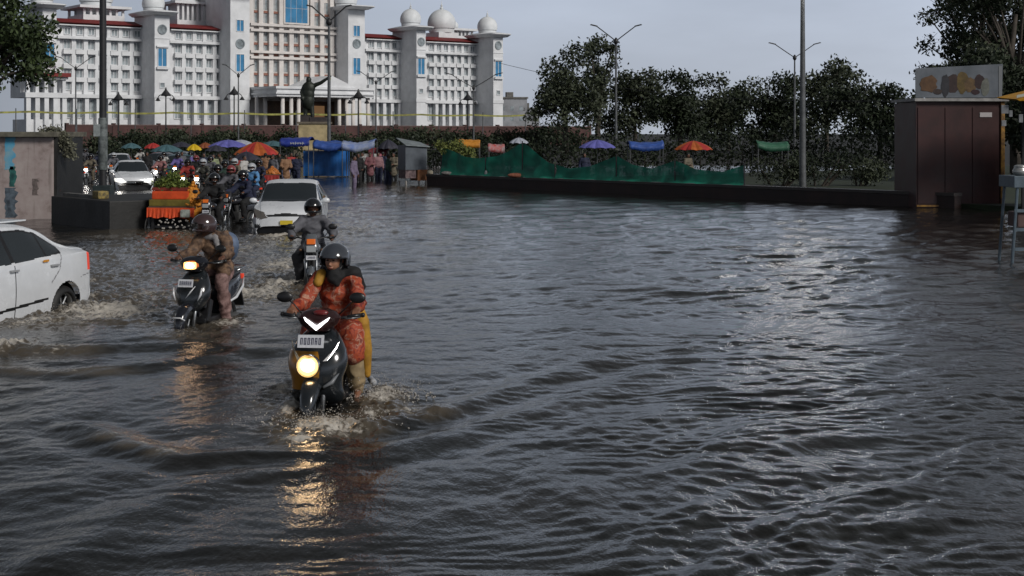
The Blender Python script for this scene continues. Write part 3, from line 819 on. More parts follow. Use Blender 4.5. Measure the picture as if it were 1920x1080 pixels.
    for s in (-1, 1):
        m = MB(); m.tube([(s*.178, .22, .46), (s*.18, .5, .50), (s*.15, .8, .62), (s*.09, .98, .72)], [.010, .02, .018, .008], 8); m.build('flank_trim', SILVERP if not yl else mat('grey_trim', (.16, .17, .18), .35), root, smooth=True)
    sec = []
    for y, hw, z0, hz in ((.06, .08, .755, .03), (.12, .125, .765, .045), (.30, .15, .775, .05), (.5, .16, .79, .05), (.66, .15, .805, .055), (.82, .11, .815, .045), (.9, .05, .80, .02)):
        sec.append([(hw*math.copysign(abs(math.cos(t))**.7, math.cos(t)), y, z0+hz*math.copysign(abs(math.sin(t))**.7, math.sin(t))) for t in [2*PI*i/24 for i in range(24)]])
    m = MB(); m.rings(sec); m.build('seat', DARK, root, smooth=50)
    m = MB(); m.tube([(.12, .68, .84), (.15, .9, .88), (.12, 1.0, .89), (-.12, 1.0, .89), (-.15, .9, .88), (-.12, .68, .84)], .014, 8); m.build('grab_rail', STEEL if yl else CHROME, root, smooth=True)
    m = MB(); m.box((0, .995, .735), (.16, .05, .07), bev=.012); m.build('tail_light', REDLENS, root)
    m = MB(); m.box((0, .9, .48), (.2, .03, .3), rot=(R(25), 0, 0)); m.build('rear_mudguard', DARK, root)
    m = MB(); m.cyl((-.17, .28, .24), (-.19, .85, .33), .035, .055, 12); m.build('exhaust', STEEL, root, smooth=40)
    m = MB(); m.box((0, .42, .25), (.2, .34, .18), bev=.03); m.cyl((.10, .25, .2), (.12, .62, .235), .07, .06, 10); m.build('engine', mat('engine_grey', (.06, .06, .06), .6), root)
    return root

def motorcycle(col=(.10, .11, .12), simple=False):
    root = empty('motorcycle')
    paint = mat('bike_paint_%d' % int(col[0]*1000), col, .25, var=.1, coat=.5)
    wheel(root, 'front_wheel', (0, -.66, .3), .3, .085, .225, 10, 24); wheel(root, 'rear_wheel', (0, .62, .3), .3, .10, .215, 10, 24)
    m = MB()
    for s in (-1, 1): m.cyl((s*.085, -.66, .3), (s*.08, -.42, .98), .021, .024, 8)
    m.build('front_fork', STEEL, root, smooth=True)
    m = MB(); rg = []
    for i in range(9):
        a = R(40+110*i/8); c = Vector((0, -.66-.335*math.cos(a), .3+.335*math.sin(a))); rg.append([c+Vector((-.06, 0, -.02)), c+Vector((0, 0, .012)), c+Vector((.06, 0, -.02)), c+Vector((0, 0, -.004))])
    m.rings(rg); m.build('front_mudguard', paint, root, smooth=True)
    m = MB(); m.stack([((0, -.50, .82), .07, .06), ((0, -.54, .88), .12, .085), ((0, -.53, .96), .125, .085), ((0, -.49, 1.04), .10, .06), ((0, -.44, 1.13), .07, .03)]); hc = m.build('headlight', paint, root, smooth=45)
    m = MB(); m.box((0, -.625, .90), (.15, .03, .1), bev=.012); m.build('headlight_lens', mat('grey_lens', (.35, .37, .38), .12), hc)
    m = MB(); m.box((0, -.60, 1.015), (.14, .03, .09), rot=(R(-20), 0, 0), bev=.012); m.build('cowl_badge', AMBER, hc)
    m = MB(); m.tube([(-.36, -.28, 1.06), (-.22, -.36, 1.07), (0, -.42, 1.02), (.22, -.36, 1.07), (.36, -.28, 1.06)], .013, 8); hb = m.build('handlebar', POLE, root, smooth=True)
    for s in (-1, 1):
        m = MB(); m.cyl((s*.25, -.34, 1.066), (s*.37, -.274, 1.06), .019, n=10); m.build('grip', DARK, hb, smooth=True)
        mirror(root, (s*.2, -.36, 1.07), (s*.34, -.33, 1.24))
        m = MB(); m.ell((s*.17, -.52, .88), (.03, .03, .022)); m.build('indicator', mat('smoke_lens', (.12, .06, .03), .25), root, smooth=True)
    sec = []
    for y, hw, zc, hz in ((-.33, .06, .84, .06), (-.25, .12, .87, .1), (-.1, .15, .87, .11), (.05, .12, .84, .09), (.14, .07, .80, .05)):
        sec.append([(hw*math.cos(t), y, zc+hz*math.sin(t)) for t in [2*PI*i/20 for i in range(20)]])
    m = MB(); m.rings(sec); m.build('fuel_tank', paint, root, smooth=50)
    sec = []
    for y, hw, zc, hz in ((.08, .08, .80, .03), (.2, .12, .80, .04), (.5, .13, .83, .045), (.8, .11, .87, .04), (.92, .05, .88, .02)):
        sec.append([(hw*math.copysign(abs(math.cos(t))**.7, math.cos(t)), y, zc+hz*math.copysign(abs(math.sin(t))**.7, math.sin(t))) for t in [2*PI*i/20 for i in range(20)]])
    m = MB(); m.rings(sec); m.build('seat', DARK, root, smooth=50)
    m = MB(); m.box((0, 0, .42), (.26, .34, .30), bev=.05); m.cyl((0, -.05, .5), (0, -.12, .75), .07, .08, 10); m.build('engine', mat('engine_grey', (.06, .06, .06), .6), root)
    m = MB(); m.tube([(0, -.40, .95), (0, -.36, .7), (0, -.15, .35), (0, .2, .33), (0, .62, .3)], .025, 8); m.tube([(0, -.35, .85), (0, .15, .75), (0, .8, .80)], .025, 8); m.build('frame', POLE, root, smooth=True)
    m = MB(); m.box((0, .45, .66), (.2, .4, .16), bev=.05); m.build('side_panel', paint, root)
    m = MB(); m.tube([(-.1, -.15, .35), (-.14, .2, .26), (-.16, .4, .28), (-.17, .85, .36)], [.02, .025, .045, .05], 10); m.build('exhaust', STEEL, root, smooth=True)
    m = MB(); m.box((0, .95, .80), (.13, .05, .06), bev=.01); m.build('tail_light', REDLENS, root)
    plate(root, (0, -.60, .76), .16, .07, (R(-10), 0, 0), 9)
    return root

# ---------------------------------------------------------------- people
def V3(*a): return Vector(a)
def head_prims(n, h, fwd, sc=1.0):
    """skull, jaw, nose, brow, lips, ears; n = neck base, h = head centre, fwd = unit facing vector"""
    f = Vector(fwd).normalized(); up = Vector((0, 0, 1)); s = f.cross(up).normalized(); up = s.cross(f).normalized()
    rz = math.atan2(-f.x, f.y)*1.0
    P = [('c', n, h-up*.06-f*.01, .052*sc, .055*sc), ('e', h+up*.015-f*.012, (.076*sc, .094*sc, .10*sc), (0, 0, rz)), ('e', h-up*.055+f*.022, (.055*sc, .062*sc, .058*sc), (0, 0, rz)),
         ('c', h-up*.012+f*.082, h-up*.04+f*.104, .010*sc, .016*sc), ('c', h+up*.022+f*.078-s*.034, h+up*.022+f*.078+s*.034, .012*sc, .012*sc),
         ('c', h-up*.068+f*.077-s*.014, h-up*.068+f*.077+s*.014, .0115*sc, .0115*sc), ('e', h-up*.098+f*.055, (.022*sc, .02*sc, .018*sc))]
    for q in (-1, 1): P.append(('e', h-up*.01-f*.006+s*q*.078, (.012, .02, .03)))
    return P, f, s, up
def hand_prims(w, t, palmdir, curl=.6, thumb=1, fist=True):
    """palm from wrist w to t, five fingers of unequal length curled towards palmdir"""
    w, t = Vector(w), Vector(t); d = (t-w).normalized(); pn = Vector(palmdir).normalized(); s = d.cross(pn).normalized()
    P = [('c', w, w+d*.03, .024, .027)]
    for k in range(4):
        o = s*(-.027+.018*k); P.append(('c', w+d*.025+o*.8, t+o, .016, .0135))
        L = (.040, .046, .043, .033)[k]; a = t+o
        d1 = (d*math.cos(curl)+pn*math.sin(curl)).normalized(); b = a+d1*L
        d2 = (d*math.cos(curl*2.4)+pn*math.sin(curl*2.4)).normalized(); c = b+d2*L*.62
        d3 = (d*math.cos(curl*3.5)+pn*math.sin(curl*3.5)).normalized(); e_ = c+d3*L*.45
        P += [('c', a, b, .0095, .0085), ('c', b, c, .0085, .0078), ('c', c, e_, .0078, .0065)]
    a = w+d*.03-s*.022*thumb; b = a-s*.028*thumb+d*.022+pn*.012; c = b+d*.022+pn*.02
    P += [('c', a, b, .013, .011), ('c', b, c, .011, .009)]
    return P

def helmet(parent, h, fwd, material, r=.13, visor=True, full=False):
    f = Vector(fwd).normalized(); rz = math.atan2(-f.x, f.y)
    bm = bmesh.new(); bmesh.ops.create_uvsphere(bm, u_segments=40, v_segments=26, radius=1)
    for v in bm.verts:
        v.co = Vector((v.co.x*r*.95, v.co.y*r*1.12, v.co.z*r*1.02))
    kill = []
    for fc in bm.faces:
        c = fc.calc_center_median()
        z = c.z/r; y = c.y/r
        if z < -.62 or (y > .30 and z < .18 and (not full or z > -.35)) or (y > -.1 and z < -.35 and not full): kill.append(fc)
    bmesh.ops.delete(bm, geom=kill, context='FACES')
    me = bpy.data.meshes.new('helmet'); bm.to_mesh(me); bm.free()
    o = link_mesh('helmet', me, material, parent); o.location = Vector(h)+Vector((0, 0, .018)); o.rotation_euler = (0, 0, rz)
    for p in me.polygons: p.use_smooth = True
    md = o.modifiers.new('s', 'SOLIDIFY'); md.thickness = .02; md.offset = 1
    m = MB(); m.tube([(-.098*r/.105*1, .03, .035), (-.07*r/.105, .115*r/.115, .035), (0, .150*r/.135, .04), (.07*r/.105, .115*r/.115, .035), (.098*r/.105, .03, .035)], [.008, .011, .013, .011, .008], 8)
    b = m.build('helmet_rim', DARK, o, smooth=True)
    m = MB(); 
    for s in (-1, 1): m.ell((s*r*1.0, .02, -.01), (.012, .028, .028))
    m.build('visor_hinge', DARK, o, smooth=True)
    m = MB(); m.tube([(-.085, .03, -.05), (-.05, .05, -.115), (.05, .05, -.115), (.085, .03, -.05)], .007, 6); m.build('chin_strap', DARK, o, smooth=True)
    return o
def eyes(parent, h, f, s, up, skin=None):
    m = MB()
    for q in (-1, 1): m.ell(Vector(h)+f*.0835+s*q*.031-up*.001, (.013, .008, .007), (0, 0, math.atan2(-f.x, f.y)), nu=10, nv=6)
    m.build('eyes', mat('dark_eye', (.02, .015, .012), .2), parent, smooth=True)

def wrinkle(o, amp=.016, sc=6., str_=1.7):
    me = o.data; me.calc_loop_triangles(); n = len(me.vertices)
    co = np.empty(n*3, np.float32); me.vertices.foreach_get('co', co); co = co.reshape(-1, 3)
    no = np.empty(n*3, np.float32); me.vertices.foreach_get('normal', no); no = no.reshape(-1, 3)
    h = np.array([1-abs(mnoise.noise(Vector((c[0]*sc+c[2]*1.3, c[1]*sc, c[2]*sc*str_-c[0]*2.5))))*2.4 for c in co])
    co += no*(np.clip(h, -.6, 1)[:, None]-.35)*amp
    me.vertices.foreach_set('co', co.ravel()); me.update(); return o
def limb(P, a, b, c, ra, rb, rc): P += [('c', a, b, ra, rb), ('c', b, c, rb, rc)]
def person(J, skin=SKIN, top=None, bottom=None, vox=.012, name='person', tvox=.014, cloth_len=0, head_cover=None, shoes=None, hair=None, fingers=True, sleeve=1.0, skirt=None, face=True, bulk=1.0):
    """J: joints n(eck) h(ead) sh el ha (lists for -x,+x side) tip; pelvis, chest; hip kn an toe"""
    root = empty(name)
    P, f, s, up = head_prims(V3(*J['n']), V3(*J['h']), J['f'])
    pel, ch, n = V3(*J['pel']), V3(*J['ch']), V3(*J['n'])
    P += [('e', pel, (.135, .11, .11)), ('e', (pel+ch)/2, (.12, .085, .16)), ('e', ch, (.15, .10, .15)), ('c', V3(*J['sh'][0]), V3(*J['sh'][1]), .052, .052), ('c', ch, n, .09, .055)]
    for k in (0, 1):
        sh, el, wr, ti = [V3(*J[q][k]) for q in ('sh', 'el', 'wr', 'ti')]
        limb(P, sh, el, wr, .050, .038, .025)
        if fingers: P += hand_prims(wr, wr+(ti-wr).normalized()*.085, J.get('palm', ((0, 0, -1), (0, 0, -1)))[k], J.get('curl', .6), thumb=1 if k else -1)
        else: P.append(('c', wr, ti, .03, .03))
        hi, kn, an, to = [V3(*J[q][k]) for q in ('hip', 'kn', 'an', 'to')]
        limb(P, hi, kn, an, .085, .058, .036); P += [('c', an, to, .038, .030), ('c', an, an-(to-an)*.3+V3(0, 0, -.02), .036, .03)]
    blob('body', P, vox, skin, root, 3)
    if face: eyes(root, J['h'], f, s, up)
    if top:
        T = [('e', pel+V3(0, 0, .05), (.20, .155, .17)), ('e', (pel+ch)/2, (.19, .14, .19)), ('e', ch, (.198, .138, .17)), ('c', V3(*J['sh'][0]), V3(*J['sh'][1]), .074, .074), ('c', ch+V3(0, 0, .1), n-V3(0, 0, .015), .09, .072)]
        for k in (0, 1):
            sh, el, wr = [V3(*J[q][k]) for q in ('sh', 'el', 'wr')]
            if sleeve >= 1: T += [('c', sh, el, .082, .074), ('c', el, el+(wr-el)*(sleeve-.12 if sleeve > 1 else .86), .074, .055)]
            else: T += [('c', sh, sh+(el-sh)*sleeve, .072, .066)]
        if bulk != 1: T = [(q[0], q[1], q[2], q[3]*bulk, q[4]*bulk) if q[0] == 'c' else (q[0], q[1], tuple(w*bulk for w in q[2])) for q in T]
        if skirt: T += skirt
        wrinkle(blob('shirt', T, tvox, top, root, 3))
    if bottom:
        T = [('e', pel, (.158, .135, .12))]
        for k in (0, 1):
            hi, kn, an = [V3(*J[q][k]) for q in ('hip', 'kn', 'an')]
            T += [('c', hi, kn, .112, .092), ('c', kn, an+(kn-an)*.06, .09, .075)]
        wrinkle(blob('trousers', T, tvox, bottom, root, 3))
    if shoes:
        for k in (0, 1):
            an, to = V3(*J['an'][k]), V3(*J['to'][k]); blob('shoe', [('c', an+(an-to)*.25+V3(0, 0, -.03), to+V3(0, 0, -.01), .046, .044)], .012, shoes, root, 2)
    if hair: 
        h = V3(*J['h']); blob('hair', [('e', h+up*.035-f*.025, (.086, .098, .092), (0, 0, math.atan2(-f.x, f.y)))]+([('c', h-f*.07, h-f*.10-V3(0, 0, .22), .06, .03)] if hair[1] else []), .013, hair[0], root, 2)
    return root
def ride_pose(lean=0, hx=0, foot=.30, look=(0, -1, 0)):
    return dict(pel=(0, .36, .89), ch=(0, .30-lean*.4, 1.20), n=(0, .26-lean*.7, 1.375), h=(hx, .235-lean, 1.515), f=look,
                sh=[(-.165, .27-lean*.6, 1.335), (.165, .27-lean*.6, 1.335)], el=[(-.265, .06, 1.12), (.265, .06, 1.12)], wr=[(-.30, -.195, 1.10), (.30, -.195, 1.10)], ti=[(-.305, -.33, 1.075), (.305, -.33, 1.075)],
                palm=((0, -.3, -1), (0, -.3, -1)), curl=.75,
                hip=[(-.10, .33, .86), (.10, .33, .86)], kn=[(-.16, -.08, .80), (.17, -.06, .79)], an=[(-.15, .00, .40), (.16, .02, .40)], to=[(-.16, -.16, .36), (.17, -.14, .36)])
def stand_pose(arm=0, step=0., look=(0, -1, 0)):
    wr = [(-.25, -.08, .84), (.25, -.08, .84)] if arm == 0 else ([(-.20, -.38, 1.12), (.24, -.10, .86)] if arm == 1 else [(-.16, -.36, 1.05), (.16, -.36, 1.08)])
    el = [(-.25, .03, 1.10), (.25, .03, 1.10)] if arm == 0 else ([(-.24, -.08, 1.12), (.25, .03, 1.10)] if arm == 1 else [(-.24, -.06, 1.10), (.24, -.06, 1.10)])
    ti = [(w[0]*.97, w[1]-.05 if arm else w[1]-.02, w[2]-(.0 if arm else .09)) for w in wr]
    return dict(pel=(0, 0, .94), ch=(0, 0, 1.25), n=(0, .01, 1.44), h=(0, -.015, 1.59), f=look, sh=[(-.17, .01, 1.39), (.17, .01, 1.39)], el=el, wr=wr, ti=ti, palm=((1, 0, 0), (-1, 0, 0)), curl=.3,
                hip=[(-.09, 0, .92), (.09, 0, .92)], kn=[(-.10, -.03-step, .50), (.10, -.02+step, .50)], an=[(-.11, .02-step*1.1, .09), (.11, .02+step*1.8, .09)], to=[(-.12, -.13-step*1.1, .04), (.12, -.13+step*1.8, .04)])

# fabrics
FLORAL = bpy.data.materials.new('orange_floral_cloth'); FLORAL.use_nodes = True
def _floral():
    n, l = FLORAL.node_tree.nodes, FLORAL.node_tree.links; b = n['Principled BSDF']; b.inputs['Roughness'].default_value = .75
    t = n.new('ShaderNodeTexCoord'); q = n.new('ShaderNodeTexNoise'); q.inputs['Scale'].default_value = 13; q.inputs['Detail'].default_value = 5; q.inputs['Distortion'].default_value = 1.2
    l.new(t.outputs['Object'], q.inputs['Vector']); r = n.new('ShaderNodeValToRGB'); c = r.color_ramp
    c.elements[0].position = .30; c.elements[0].color = (.10, .012, .01, 1); c.elements[1].position = .80; c.elements[1].color = (.55, .36, .26, 1)
    for p, k in ((.42, (.22, .025, .012)), (.485, (.40, .07, .02)), (.55, (.30, .04, .02)), (.60, (.48, .26, .17)), (.66, (.22, .025, .02))):
        e_ = c.elements.new(p); e_.color = k+(1,)
    l.new(q.outputs[0], r.inputs[0]); l.new(r.outputs[0], b.inputs['Base Color'])
_floral()
MUSTARD = mat('mustard_cloth', (.42, .215, .02), .75, var=.3, vscale=8, bump=.3, bscale=18)
BEIGECL = mat('wet_beige_cloth', (.30, .22, .12), .7, var=.35, vscale=9)
BLACKCL = mat('black_cloth', (.012, .012, .013), .85, var=.3, vscale=9, bump=.3, bscale=25)
GREYCL = mat('grey_shirt_cloth', (.11, .11, .125), .8, var=.25, vscale=7, bump=.3, bscale=20)
BROWNFL = mat('brown_patterned_cloth', (.20, .12, .07), .75, var=.3, vscale=13, col2=(.03, .016, .014))
PINKBR = mat('pinkish_brown_cloth', (.27, .17, .155), .75, col2=(.09, .045, .04), vscale=14, var=.3)
BLUECL = mat('blue_shirt_cloth', (.09, .24, .46), .75, var=.35, vscale=5)
NAVY = mat('navy_cloth', (.015, .02, .05), .8, var=.3, vscale=6)
KHAKI = mat('khaki_cloth', (.14, .12, .085), .8, var=.3, vscale=6)
WHITECL = mat('white_cloth', (.45, .44, .42), .8, var=.2, vscale=6)
PINKCL = mat('pink_cloth', (.40, .13, .17), .8, var=.3, vscale=6)
GREENCL = mat('pale_green_cloth', (.26, .30, .17), .8, var=.3, vscale=6)
REDCL = mat('red_cloth', (.30, .03, .025), .8, var=.3, vscale=6)
RAIN = mat('olive_raincoat', (.055, .055, .045), .35, var=.35, vscale=5, bump=.4, bscale=14)
HAIR = mat('black_hair', (.008, .007, .006), .5)
HELM = mat('grey_helmet_shell', (.045, .05, .06), .14, coat=.7, var=.1)
HELMK = mat('black_helmet_shell', (.012, .013, .015), .16, coat=.7)
HELMB = mat('dark_brown_helmet_shell', (.05, .03, .03), .16, coat=.7)

WD = -.25      # road surface below the water
def place(o, px, py, rz, z=WD):
    p = gp(px, py); o.location = (p.x, p.y, z); o.rotation_euler = (0, 0, rz); return p

# --- rider 1: woman in orange floral tunic, her scooter
rz1 = R(-6)
sc1 = tag(scooter('yellow'), 'black and amber scooter with round lit nose lamp, ridden by the woman in orange', 'scooter', 'two-wheelers in the flood')
wp = gp(582, 775)
def off(o, p, rz, ly): o.location = (p.x+math.sin(rz)*ly, p.y-math.cos(rz)*ly+0, WD); o.rotation_euler = (0, 0, rz)
off(sc1, wp, rz1, -.75)
J = ride_pose(lean=.05, look=(-.12, -1, -.12))
J['kn'] = [(-.17, -.07, .80), (.20, -.02, .76)]; J['an'] = [(-.15, .0, .40), (.235, .13, .30)]; J['to'] = [(-.16, -.16, .36), (.25, -.01, .26)]
r1 = person(J, SKIN, FLORAL, BEIGECL, vox=.0075, tvox=.011, name='person', bulk=.86,
            skirt=[('c', (.08, .30, .93), (.20, -.01, .85), .12, .118), ('c', (.20, -.01, .85), (.22, .0, .66), .118, .105), ('c', (-.08, .30, .93), (-.18, -.02, .86), .125, .108), ('c', (-.18, -.02, .86), (-.17, .0, .60), .108, .09), ('c', (.03, .2, .9), (.10, .1, .8), .08, .06)])
tag(r1, 'woman in orange floral tunic, black headscarf and grey helmet riding the nearest scooter', 'person')
off(r1, wp, rz1, -.75)
wrinkle(blob('headscarf', [('e', V3(*J['h'])+V3(0, .035, -.01), (.092, .09, .115)), ('c', (0, .20, 1.42), (.01, .15, 1.355), .07, .075), ('c', (.0, .15, 1.36), (.03, .125, 1.30), .06, .04), ('c', (-.09, .23, 1.375), (.16, .25, 1.375), .06, .075), ('c', (.16, .27, 1.37), (.21, .36, 1.24), .075, .045), ('c', (0, .33, 1.38), (0, .38, 1.15), .09, .07)], .011, BLACKCL, r1, 3), .012, 9)
blob('face', [('e', V3(*J['h'])+V3(-.012, -.05, -.02), (.066, .058, .083)), ('c', V3(*J['h'])+V3(-.016, -.104, -.012), V3(*J['h'])+V3(-.018, -.124, -.042), .009, .014), ('c', V3(*J['h'])+V3(-.034, -.103, -.072), V3(*J['h'])+V3(-.004, -.103, -.072), .009, .009),
              ('c', V3(*J['h'])+V3(-.05, -.100, .018), V3(*J['h'])+V3(.018, -.102, .018), .009, .009)], .006, mat('light_brown_skin', (.36, .18, .11), .5, var=.1, vscale=12), r1, 1)
m = MB()
for q in (-.046, .010): m.ell(V3(*J['h'])+V3(q, -.104, -.002), (.013, .009, .0065), nu=10, nv=6)
m.build('eyes', mat('dark_eye', (.02, .015, .012), .2), r1, smooth=True)
m = MB(); m.tube([V3(*J['h'])+V3(-.034, -.113, -.073), V3(*J['h'])+V3(-.018, -.118, -.071), V3(*J['h'])+V3(-.004, -.113, -.073)], .0052, 6); m.build('lips', mat('lips', (.22, .06, .05), .4), r1, smooth=True)
helmet(r1, V3(*J['h'])+V3(0, .008, -.02), (-.12, -1, 0), HELM, r=.134)
blob('dupatta', [('c', (-.13, .20, 1.37), (-.15, .13, 1.30), .055, .045)], .011, MUSTARD, r1, 3)
blob('shawl', [('c', (.20, .22, 1.10), (.27, .16, .92), .05, .07), ('c', (.27, .16, .92), (.30, .17, .68), .065, .06), ('c', (.30, .17, .68), (.31, .19, .44), .06, .035), ('c', (.16, .30, .95), (.27, .18, .85), .08, .06)], .011, MUSTARD, r1, 3)
o_ = blob('sandal', [('c', (.30, .36, .37), (.36, .22, .36), .03, .035)], .01, mat('grey_sandal', (.35, .36, .38), .5), r1, 2)

# --- rider 2
rz2 = R(-12)
sc2 = tag(scooter('black'), 'black scooter with square orange-lit lamp on the handlebar, ridden by the person in brown', 'scooter', 'two-wheelers in the flood')
wp2 = gp(352, 612); off(sc2, wp2, rz2, -.62)
J = ride_pose(lean=.16, look=(-.75, -.55, -.5)); J['h'] = (-.10, .10, 1.46); J['n'] = (-.04, .17, 1.35)
J['kn'] = [(-.16, -.07, .80), (.20, -.02, .78)]; J['an'] = [(-.15, .0, .40), (.22, .10, .22)]; J['to'] = [(-.16, -.16, .36), (.23, -.04, .18)]
r2 = person(J, SKIN2, BROWNFL, PINKBR, vox=.010, tvox=.014, skirt=[('c', (.10, .30, .92), (.19, .08, .87), .12, .095), ('c', (-.1, .3, .92), (-.15, .1, .88), .1, .08)])
tag(r2, 'person in brown patterned clothes and dark helmet leaning over the second scooter', 'person'); off(r2, wp2, rz2, -.62)
helmet(r2, V3(*J['h'])+V3(0, 0, .01), (-.75, -.55, 0), HELMB, r=.133, full=True)
wrinkle(blob('light_scarf', [('c', (-.09, .16, 1.34), (.06, .15, 1.33), .065, .06), ('c', (.05, .13, 1.33), (.12, .10, 1.16), .05, .04)], .013, mat('grey_scarf', (.26, .25, .25), .8, var=.3, vscale=9), r2, 3), .012, 9)
blob('backpack', [('e', (.06, .50, 1.20), (.16, .11, .18)), ('e', (.06, .54, 1.12), (.13, .1, .14))], .016, mat('blue_grey_bag', (.10, .14, .22), .6, var=.3, vscale=8), r2, 3)
# --- rider 3: man in grey shirt on a motorcycle
rz3 = R(6)
mc3 = tag(motorcycle(), 'grey motorcycle with an orange cowl badge ridden by the man in the grey shirt', 'motorcycle', 'two-wheelers in the flood')
wp3 = gp(583, 538); off(mc3, wp3, rz3, -.66); mc3.location.z -= .05
J = ride_pose(lean=.0, look=(.05, -1, -.1)); J['kn'] = [(-.24, -.07, .74), (.24, -.07, .74)]; J['an'] = [(-.19, .1, .33), (.19, .1, .33)]; J['to'] = [(-.2, -.05, .30), (.2, -.05, .30)]
J['wr'] = [(-.33, -.17, 1.10), (.33, -.17, 1.10)]; J['ti'] = [(-.325, -.30, 1.08), (.325, -.30, 1.08)]; J['el'] = [(-.34, .08, 1.14), (.34, .08, 1.14)]
r3 = person(J, SKIN2, GREYCL, mat('charcoal_trousers', (.035, .035, .04), .8, var=.2), vox=.012, tvox=.015, shoes=DARK)
tag(r3, 'man in grey shirt and black helmet riding the motorcycle in front of the white hatchback', 'person'); off(r3, wp3, rz3, -.66); r3.location.z -= .07
helmet(r3, V3(*J['h'])+V3(0, 0, .01), (.05, -1, 0), HELMK, r=.133, full=True)
# ---------------------------------------------------------------- cars
def smooth_interp(x, xp, yp):
    """monotone-ish cubic through the profile points"""
    xp, yp = np.array(xp, float), np.array(yp, float); d = np.gradient(yp, xp)
    s = np.diff(yp)/np.diff(xp)
    for i in range(len(d)):
        lo = s[i-1] if i > 0 else s[0]; hi = s[i] if i < len(s) else s[-1]
        d[i] = 0 if lo*hi <= 0 else 2*lo*hi/(lo+hi)
    x = np.clip(x, xp[0], xp[-1]); k = np.clip(np.searchsorted(xp, x)-1, 0, len(xp)-2)
    h = xp[k+1]-xp[k]; t = (x-xp[k])/h
    return (2*t**3-3*t**2+1)*yp[k]+(t**3-2*t**2+t)*h*d[k]+(-2*t**3+3*t**2)*yp[k+1]+(t**3-t**2)*h*d[k+1]
def in_poly(px, py, poly):
    ins = np.zeros(px.shape, bool); n = len(poly)
    for i in range(n):
        x0, y0 = poly[i]; x1, y1 = poly[(i+1) % n]
        c = ((y0 > py) != (y1 > py)); xx = (x1-x0)*(py-y0)/((y1-y0) if y1 != y0 else 1e-9)+x0
        ins ^= c & (px < xx)
    return ins
def car(S, paint=CARWHITE, fine=1.0):
    L, W = S['L'], S['W']
    root = empty('car')
    ny = int(230*fine); e_ = np.linspace(-1, 1, ny); y = L/2*np.sign(e_)*(1-(1-np.abs(e_))**1.35)
    top = smooth_interp(y, *zip(*S['top'])); belt = smooth_interp(y, *zip(*S['belt'])); belt = np.minimum(belt, top-.01)
    hw = smooth_interp(y, *zip(*S['hw'])); rw = smooth_interp(y, *zip(*S['rw'])); bot = smooth_interp(y, *zip(*S['bot']))
    ns, ng, nrf = int(40*fine), int(26*fine), int(22*fine)
    xs, zs = [], []
    for t in np.linspace(0, 1, ns): z = bot+(belt-bot)*t; xs.append(hw*(1-.07*(1-t)**3-.035*t**3-.012*np.exp(-((t-.62)/.1)**2)*0)); zs.append(z)
    sh = xs[-1]; ez = np.minimum(.09, (top-belt)*.45)
    for t in np.linspace(0, 1, ng+1)[1:]: xs.append(sh+(rw-sh)*(t**1.12)); zs.append(belt+(top-ez-belt)*t)
    for t in np.linspace(0, 1, nrf+1)[1:]: a = t*PI/2; xs.append(rw*np.cos(a)**.62 if t < 1 else rw*0); zs.append(top-ez+ez*np.sin(a)**.8)
    X = np.array(xs).T; Zz = np.array(zs).T; nj = X.shape[1]
    Xf = np.concatenate([X, -X[:, -2::-1]], 1); Zf = np.concatenate([Zz, Zz[:, -2::-1]], 1); Yf = np.repeat(y[:, None], Xf.shape[1], 1)
    # bow the nose and tail in plan
    bow = np.clip((np.abs(Yf)-L/2+.55)/.55, 0, 1)**2*.16*(Xf/(W/2))**2; Yf = Yf-np.sign(Yf)*bow
    m_ = Xf.shape[1]; V = np.stack([Xf, Yf, Zf], -1).reshape(-1, 3)
    idx = np.arange(ny*m_).reshape(ny, m_)
    Q = np.stack([idx[:-1, :-1], idx[:-1, 1:], idx[1:, 1:], idx[1:, :-1]], -1).reshape(-1, 4)
    C = V[Q].mean(1); cx, cy, cz = C[:, 0], C[:, 1], C[:, 2]; ax = np.abs(cx)
    side = np.repeat(np.arange(m_-1)[None], ny-1, 0).ravel(); mj = np.minimum(side, m_-2-side)
    side_zone = mj < ns-1; green = (mj >= ns-1) & (mj < ns+ng); roofz = mj >= ns+ng-2
    lab = np.zeros(len(Q), int)
    def mark(mask, k): lab[mask & (lab == 0)] = k
    hole = np.zeros(len(Q), bool)
    for wy in S['wheels']: hole |= (ax > W*.30) & ((cy-wy)**2+(cz-.30)**2 < S['arch']**2) & (cz < belt.max())
    k = 1; parts = []
    for nm, view, poly, mt in S['parts']:
        if view == 'side': q = in_poly(cy, cz, poly) & (ax > W*.28) & (mj < ns+ng+3)
        elif view == 'top': q = in_poly(ax, cy, poly) & roofz
        elif view == 'front': q = in_poly(ax, cz, poly) & (cy < -L/2+.75)
        elif view == 'rear': q = in_poly(ax, cz, poly) & (cy > L/2-.30)
        mark(q & ~hole, k); parts.append((nm, mt)); k += 1
    lab[hole] = -1
    def sub(mask, nm, mt, parent):
        q = Q[mask]
        if len(q) == 0: return None
        u, inv = np.unique(q, return_inverse=True); return link_mesh(nm, np_mesh(nm, V[u], inv.reshape(-1, 4), True), mt, parent)
    body = sub(lab == 0, 'body', paint, root)
    for i, (nm, mt) in enumerate(parts): sub(lab == i+1, nm, mt, root)
    # closing faces and dark underside
    m = MB(); m.bb(-W*.40, W*.40, -L/2+.3, L/2-.3, .18, .42)
    for wy in S['wheels']: 
        m.lathe((0, wy, .30), [(S['arch']+.005, -W*.425), (S['arch']+.005, -W*.2), (.1, -W*.2)], 28, axis='X'); m.lathe((0, wy, .30), [(S['arch']+.005, W*.425), (S['arch']+.005, W*.2), (.1, W*.2)], 28, axis='X')
    m.build('underbody', DARK, root)
    for wy in S['wheels']:
        for s in (-1, 1): wheel(root, 'wheel', (s*(W/2-.12), wy, .295), .295, .18, .195, 7, 30)
